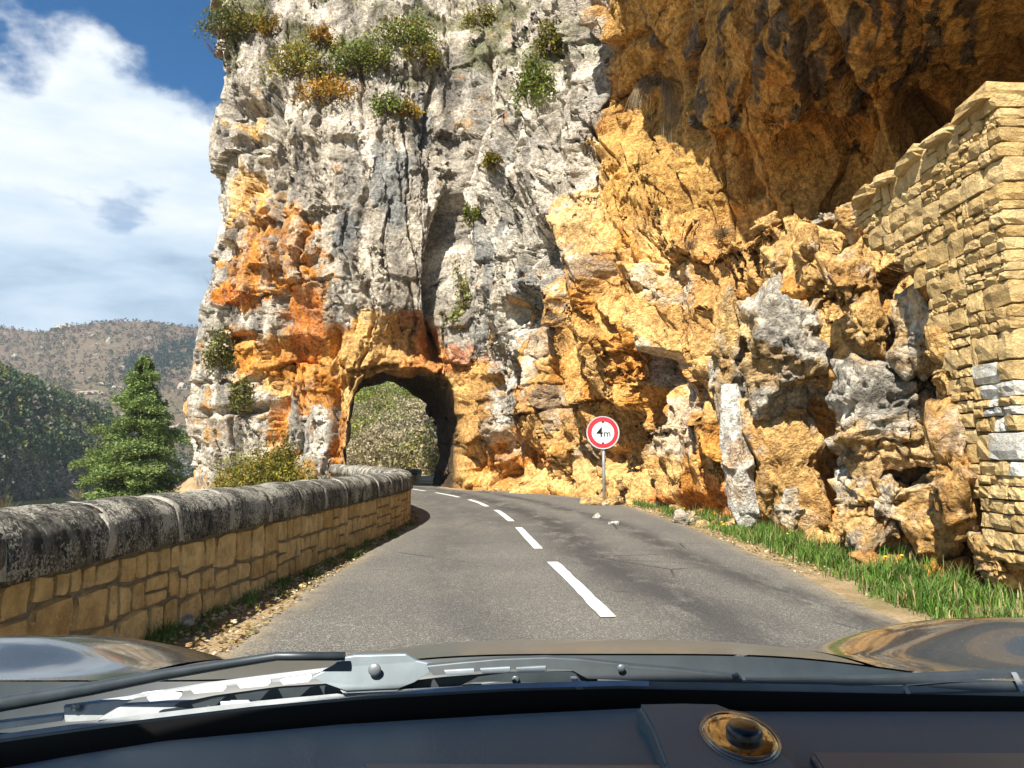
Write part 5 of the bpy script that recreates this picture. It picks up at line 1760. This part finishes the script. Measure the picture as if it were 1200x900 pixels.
    xs2 = np.linspace(-.68, .68, 13); ys2 = np.linspace(.42, -1.75, 16)
    Xr, Yr = np.meshgrid(xs2, ys2, indexing='ij'); Zr = 1.475 + .05 * (1 - (Xr / .68) ** 2) + .02 * np.sin((Yr + 1.75) / 2.17 * math.pi)
    Vr = np.concatenate([np.stack([Xr, Yr, Zr], -1).reshape(-1, 3), np.stack([Xr, Yr, Zr - .045], -1).reshape(-1, 3)])
    fr_ = grid_faces(13, 16); nn = 13 * 16
    rim_i = list(range(0, 16)) + [i * 16 + 15 for i in range(1, 13)] + [12 * 16 + j for j in range(14, -1, -1)] + [i * 16 for i in range(11, 0, -1)]
    side = np.array([[rim_i[k], rim_i[(k + 1) % len(rim_i)], rim_i[(k + 1) % len(rim_i)] + nn, rim_i[k] + nn] for k in range(len(rim_i))])
    link('roof', mesh_np('roof', Vr, np.concatenate([fr_, fr_[:, ::-1] + nn, side]), [paint]), root)
    box('tailgate', (-.80, -2.05, .36), (.80, -1.98, .95), paint, .02)
    for sx in (-1, 1):
        for yy in (1.42, -1.25):
            bm = bmesh.new(); bmesh.ops.create_cone(bm, cap_ends=True, segments=32, radius1=.30, radius2=.30, depth=.19)
            bmesh.ops.bevel(bm, geom=[e for e in bm.edges if len(e.link_faces) == 2 and e.calc_face_angle(0) > 1], offset=.03, segments=3, affect='EDGES')
            bmesh.ops.rotate(bm, verts=bm.verts[:], matrix=Matrix.Rotation(R(90), 3, 'Y')); bmesh.ops.translate(bm, verts=bm.verts[:], vec=(sx * .72, yy, .30))
            wh = bm_obj('wheel', bm, rubber, root, False)
            bm = bmesh.new(); bmesh.ops.create_cone(bm, cap_ends=True, segments=24, radius1=.19, radius2=.17, depth=.02)
            bmesh.ops.rotate(bm, verts=bm.verts[:], matrix=Matrix.Rotation(R(90 * sx), 3, 'Y')); bmesh.ops.translate(bm, verts=bm.verts[:], vec=(sx * .822, yy, .30)); bm_obj('rim', bm, steel, wh)

    # windscreen plane
    p0 = np.array([0, .835, .935]); n_ = np.array([0, .767, .641]); n_ /= np.linalg.norm(n_)
    def g(px, py, off=0.0):
        d = W(px, py, 1.0) - np.array([0, 0, EYE]); o = np.array([0, 0, EYE])
        t = ((p0 + n_ * off - o) @ n_) / (d @ n_)
        return o + d * t
    def interp_line(pts, xs_): pts = np.array(pts, float); return np.interp(xs_, pts[:, 0], pts[:, 1])
    def strip(nm, upper, lower, x0, x1, off, th, m, n=60, par=root, lean_=.009):
        xs_ = np.linspace(x0, x1, n); u = interp_line(upper, xs_); l = interp_line(lower, xs_)
        A = np.array([g(x, y, off + lean_) for x, y in zip(xs_, u)]); B = np.array([g(x, y, off) for x, y in zip(xs_, l)])
        Vs = np.concatenate([A, B, A + n_ * -th, B + n_ * -th]); k_ = np.arange(n - 1)
        def q(a, b): return np.stack([a * n + k_, a * n + k_ + 1, b * n + k_ + 1, b * n + k_], -1)
        caps = np.array([[0, n, 3 * n, 2 * n], [n - 1, 2 * n - 1, 4 * n - 1, 3 * n - 1]])
        return link(nm, mesh_np(nm, Vs, np.concatenate([q(0, 1), q(2, 3), q(0, 2), q(1, 3), caps]), [m]), par)
    dash_edge = [(-300, 950), (0, 897), (100, 879), (200, 863), (400, 844), (600, 832), (745, 825), (880, 829), (1200, 829), (1500, 832)]
    blade_lo = [(-300, 915), (0, 869), (150, 848), (300, 830), (420, 819), (600, 809), (730, 806), (900, 809), (1060, 812), (1200, 815), (1500, 820)]
    blade_hi = [(x, y - 7) for x, y in blade_lo]
    ws = strip('windscreen_border', [(x, y + 1) for x, y in blade_lo], [(x, y + 45) for x, y in dash_edge], -280, 1480, -.004, .003, frit, lean_=0.0)
    # scuttle panel between glass and bonnet
    nx_ = 80; xs_ = np.linspace(-280, 1480, nx_)
    lo = np.array([W(x, interp_line(blade_lo, x) + 3, .908) for x in xs_])
    hi = lo.copy(); hi[:, 0] *= 1.14; hi[:, 1] = .9315; hi[:, 2] = .938 + .030 * np.exp(-((hi[:, 0] - .12) / .34) ** 4)
    V = np.concatenate([lo * (1 - t) + hi * t + np.array([0, 0, -.006 * math.sin(math.pi * t)]) for t in np.linspace(0, 1, 8)]).reshape(8, nx_, 3)
    link('scuttle_panel', mesh_np('scuttle_panel', V.reshape(-1, 3), grid_faces(8, nx_), [plain('scuttle_plastic', (.020, .031, .040), .42, .5, vary=.15, vs=30)], smooth=True), root)

    def rivet(px, py, r, off, m, par):
        c = g(px, py, off); bm = bmesh.new(); bmesh.ops.create_uvsphere(bm, u_segments=16, v_segments=8, radius=r)
        bmesh.ops.scale(bm, verts=bm.verts[:], vec=(1, .5, 1)); bmesh.ops.translate(bm, verts=bm.verts[:], vec=c); return bm_obj('rivet', bm, m, par, True)

    def plate(nm, poly, off, th, m, par):
        y1_ = max(q[1] for q in poly); y0_ = min(q[1] for q in poly)
        bm = bmesh.new(); a = [bm.verts.new(g(x, y, off + .00075 * (y1_ - y))) for x, y in poly]; f = bm.faces.new(a)
        r = bmesh.ops.extrude_face_region(bm, geom=[f]); bmesh.ops.translate(bm, verts=[v for v in r['geom'] if isinstance(v, bmesh.types.BMVert)], vec=n_ * -th)
        bmesh.ops.bevel(bm, geom=bm.edges[:], offset=.0006, segments=1, affect='EDGES')
        return bm_obj(nm, bm, m, par)

    w = empty('wiper', (0, 0, 0)); w.parent = root
    OFF = .012
    strip('wiper_blade', [(x, y - 8) for x, y in blade_lo], [(x, y + 2) for x, y in blade_lo], -80, 1300, .002, .004, hubm, 110, w, .004)
    strip('blade_spline', [(x, y - 8.5) for x, y in blade_lo], [(x, y - 6.5) for x, y in blade_lo], -80, 760, .003, .004, steel2, 90, w, .002)
    strip('rubber_lip', [(x, y - 2) for x, y in blade_lo], [(x, y + 3) for x, y in blade_lo], -80, 1060, .001, .003, rubber, 90, w, .002)
    br = plate('bridge', [(76, 825), (150, 815), (244, 799), (330, 788), (398, 780), (392, 791), (285, 799.5), (200, 808), (168, 812), (143, 823), (122, 840), (78, 843)], OFF, .004, steel2, w)
    plate('end_link', [(-60, 852), (0, 843), (76, 834), (76, 841), (0, 852), (-60, 862)], OFF - .004, .004, steel2, w)
    for x0, x1, ya in ((172, 214, 813), (224, 266, 804), (278, 318, 797.5), (328, 366, 793)):
        plate('bright_gap_plate', [(x0, ya + 3), (x0 + 6, ya + 0.5), (x1, ya - 4), (x1 + 1, ya), (x1 - 4, ya + 5), (x0 + 4, ya + 8)], OFF - .002, .002, steel2, br)  # silver plates stand in for gaps where bright background shows through
    strip('lower_rail', [(160, 834), (250, 815), (330, 804), (400, 800), (470, 799)], [(160, 840), (250, 826), (330, 816), (400, 810), (470, 806)], 170, 470, OFF + .004, .003, dark, 30, w, .003)
    cl_ = plate('claw', [(114, 842), (147, 823), (200, 820), (257, 818.5), (257, 831), (239, 834), (200, 832), (152, 838)], OFF - .006, .003, steel2, w)
    plate('claw', [(259, 820), (300, 819.5), (325, 822), (330, 829), (300, 829), (259, 829.5)], OFF - .008, .003, steel2, w)
    plate('claw', [(160, 840), (175, 835), (225, 832), (236, 834), (170, 846)], OFF - .010, .003, steel2, w)
    plate('bridge', [(500, 777), (540, 773), (586, 769), (640, 767), (678, 769), (737, 776), (737, 794), (688, 792), (668, 781), (620, 779), (560, 783), (508, 788)], OFF, .004, dark, w)
    for x0, x1, ya in ((520, 556, 784), (562, 598, 782), (604, 640, 781)):
        plate('bright_gap_plate', [(x0, ya), (x1, ya - 2), (x1 + 1, ya + 3), (x1 - 4, ya + 5), (x0 + 3, ya + 6)], OFF - .003, .002, steel, w)  # plates added in place of the bright see-through gaps
    strip('lower_rail', [(470, 799), (520, 793), (600, 787), (700, 786)], [(470, 806), (520, 803), (600, 799), (700, 797)], 470, 700, OFF + .004, .003, dark, 30, w, .003)
    plate('claw', [(528, 812), (545, 800), (604, 793), (640, 789), (672, 793), (684, 804), (676, 808), (660, 799), (604, 803), (550, 808)], OFF - .007, .003, dark, w)
    plate('clip', [(144, 838), (158, 836), (160, 852), (146, 854)], .002, .004, dark, w)
    plate('clip', [(326, 820), (336, 819), (338, 832), (328, 833)], .002, .004, dark, w)
    plate('clip', [(524, 805), (534, 804), (535, 815), (525, 816)], .002, .004, dark, w)
    plate('clip', [(674, 798), (686, 797), (687, 808), (676, 808)], .002, .004, dark, w)
    hub = plate('hub_plate', [(366, 791), (390, 779), (404, 768), (416, 766), (476, 764.5), (488, 772), (508, 776), (503, 786), (486, 797), (468, 804), (406, 807), (378, 797)], OFF - .008, .003, hubm, w)
    plate('hub_flange', [(398, 806), (470, 804), (466, 809), (402, 811)], OFF - .010, .002, steel2, hub)
    rivet(439, 785, .0068, OFF + .004, steel2, hub)
    rivet(88, 829, .0045, OFF + .006, steel2, w); rivet(246, 825, .0045, OFF + .004, steel2, w)
    rivet(604, 796, .0042, OFF + .002, steel, w); rivet(728, 783, .0042, OFF + .004, steel, w)
    bm_obj('wiper_arm', tube([g(x, y, OFF + .012) for x, y in ((-140, 852), (0, 825), (107, 807), (200, 789), (280, 776), (325, 769), (404, 769))], [.0095, .0085, .0070, .0058, .0048, .0045, .0045], 12), dark, w, True)
    w2 = empty('wiper', (0, 0, 0)); w2.parent = root
    plate('wiper_arm', [(736, 776), (800, 781), (867, 789), (871, 797), (791, 796), (736, 793)], OFF - .002, .005, dark, w2)
    plate('claw', [(788, 806), (800, 799), (840, 795), (900, 797), (940, 801), (938, 806), (870, 803), (800, 806)], OFF - .008, .003, dark, w2)
    plate('bridge', [(872, 793), (1000, 791), (1130, 785), (1300, 779), (1300, 786), (1130, 793), (1060, 799), (940, 801)], OFF - .004, .004, dark, w2)
    rivet(862, 792, .004, OFF - .003, steel, w2)
    plate('wiper_blade', [(1062, 803), (1110, 799), (1200, 797), (1400, 794), (1400, 805), (1200, 807), (1062, 811)], OFF - .010, .004, dark, w2)
    plate('clip', [(1184, 787), (1191, 787), (1200, 805), (1194, 808)], OFF - .012, .004, steel2, w2)
    plate('clip', [(1056, 800), (1061, 800), (1067, 812), (1061, 812)], OFF - .012, .004, steel2, w2)
    plate('clip', [(668, 792), (676, 792), (684, 806), (676, 807)], OFF - .012, .003, steel2, w)
    plate('reflection_strip', [(690, 797), (735, 797), (770, 799), (792, 806), (760, 807), (692, 808)], .010, .002, steel2, w2)  # silver strip added to stand in for a bright reflection

    # dashboard
    nx_ = 110; xs_ = np.linspace(-280, 1480, nx_)
    top = np.array([g(x, interp_line(dash_edge, x), -.02) for x in xs_])
    rows = []
    for t in np.linspace(0, 1, 30):
        r_ = top.copy(); r_[:, 1] = top[:, 1] - .50 * t
        r_[:, 2] = top[:, 2] + .012 * math.sin(min(1, t * 2.2) * math.pi / 2) - .22 * max(0, t - .55) ** 1.4
        if t == 0: r_[:, 2] -= .03
        rows.append(r_)
    V = np.array(rows); dash = link('dashboard', mesh_np('dashboard', V.reshape(-1, 3), grid_faces(30, nx_), [dashm], smooth=True), root)
    # raised centre console with sun sensor
    zt = float(np.interp(840, xs_, top[:, 2])) + .012
    def fl(px, py, z):
        d = W(px, py, 1.0) - np.array([0, 0, EYE]); return np.array([0, 0, EYE]) + d * ((z - EYE) / d[2])
    bm = bmesh.new(); poly = [(745, 824), (800, 823), (842, 824), (862, 832), (900, 862), (932, 892), (960, 930), (790, 930), (775, 890), (760, 850)]
    f = bm.faces.new([bm.verts.new(fl(x, y, zt + .013)) for x, y in poly])
    r_ = bmesh.ops.extrude_face_region(bm, geom=[f]); bmesh.ops.translate(bm, verts=[v for v in r_['geom'] if isinstance(v, bmesh.types.BMVert)], vec=(0, 0, -.03))
    bmesh.ops.bevel(bm, geom=bm.edges[:], offset=.004, segments=3, affect='EDGES')
    con = bm_obj('centre_console', bm, dashm, dash, False)
    amber = plain('smoked_amber_lens', (.06, .028, .008), .06, .6, .0, 1.0, vary=.5, vs=60)
    def oval(nm, cx, cy, rx, ry, z, h, m, par, tilt=.22, prof=((1, 0), (1, .55), (.86, .9), (.5, 1.0), (0, 1.02))):
        c = fl(cx, cy, z); ex = fl(cx + rx, cy + tilt * rx, z) - c; ey = fl(cx, cy - ry, z) - c
        n = 40; Vv = [c + (ex * math.cos(a) + ey * math.sin(a)) * k_ + np.array([0, 0, h * q]) for k_, q in prof[:-1] for a in np.linspace(0, 2 * math.pi, n, endpoint=False)]
        m_ = len(prof) - 1; Vv.append(c + np.array([0, 0, h * prof[-1][1]]))
        bm = bmesh.new(); vs = [bm.verts.new(v_) for v_ in Vv]
        for i in range(m_ - 1):
            for k_ in range(n): bm.faces.new((vs[i * n + k_], vs[i * n + (k_ + 1) % n], vs[(i + 1) * n + (k_ + 1) % n], vs[(i + 1) * n + k_]))
        for k_ in range(n): bm.faces.new((vs[(m_ - 1) * n + k_], vs[(m_ - 1) * n + (k_ + 1) % n], vs[-1]))
        return bm_obj(nm, bm, m, par, True)
    chrome = plain('bezel', (.10, .09, .07), .2, .5, .6)
    shelf = plain('dashboard_shelf_sky_sheen', (.10, .135, .155), .4, .5, vary=.1)  # lighter colour stands in for sky reflected on the shelves
    for x0, x1, y0 in ((948, 1480, 880), (420, 782, 893)):
        bm = bmesh.new(); f = bm.faces.new([bm.verts.new(fl(x, y, zt + .006)) for x, y in ((x0, y0), (x1, y0 + 2), (x1, y0 + 60), (x0 + 40, y0 + 60))])
        r_ = bmesh.ops.extrude_face_region(bm, geom=[f]); bmesh.ops.translate(bm, verts=[v for v in r_['geom'] if isinstance(v, bmesh.types.BMVert)], vec=(0, 0, -.02))
        bmesh.ops.bevel(bm, geom=bm.edges[:], offset=.003, segments=3, affect='EDGES'); bm_obj('dashboard_shelf', bm, shelf, dash)
    oval('sensor_bezel', 866, 862, 50, 27, zt + .0125, .0025, chrome, con, .24)
    oval('sensor_lens', 866, 862, 46, 24, zt + .0140, .0018, amber, con, .24)
    oval('sensor', 872, 862, 22, 9, zt + .0150, .009, plain('sensor_black', (.006, .005, .007), .3, .5), con, .15)


car()


# ------------------------------------------------------------------ valley haze
bm = bmesh.new(); bmesh.ops.create_cube(bm, size=1)
bmesh.ops.scale(bm, verts=bm.verts[:], vec=(2400, 1700, 245)); bmesh.ops.translate(bm, verts=bm.verts[:], vec=(0, 700, 108))
hm = bpy.data.materials.new('haze'); hm.use_nodes = True
hm.node_tree.nodes.remove(hm.node_tree.nodes['Principled BSDF'])
pv = hm.node_tree.nodes.new('ShaderNodeVolumePrincipled')
pv.inputs['Color'].default_value = (.72, .84, 1.0, 1); pv.inputs['Density'].default_value = .00020; pv.inputs['Anisotropy'].default_value = .1
hm.node_tree.links.new(pv.outputs[0], hm.node_tree.nodes['Material Output'].inputs['Volume'])
tag(bm_obj('haze', bm, hm), 'thin bluish haze filling the valley air', kind='stuff')
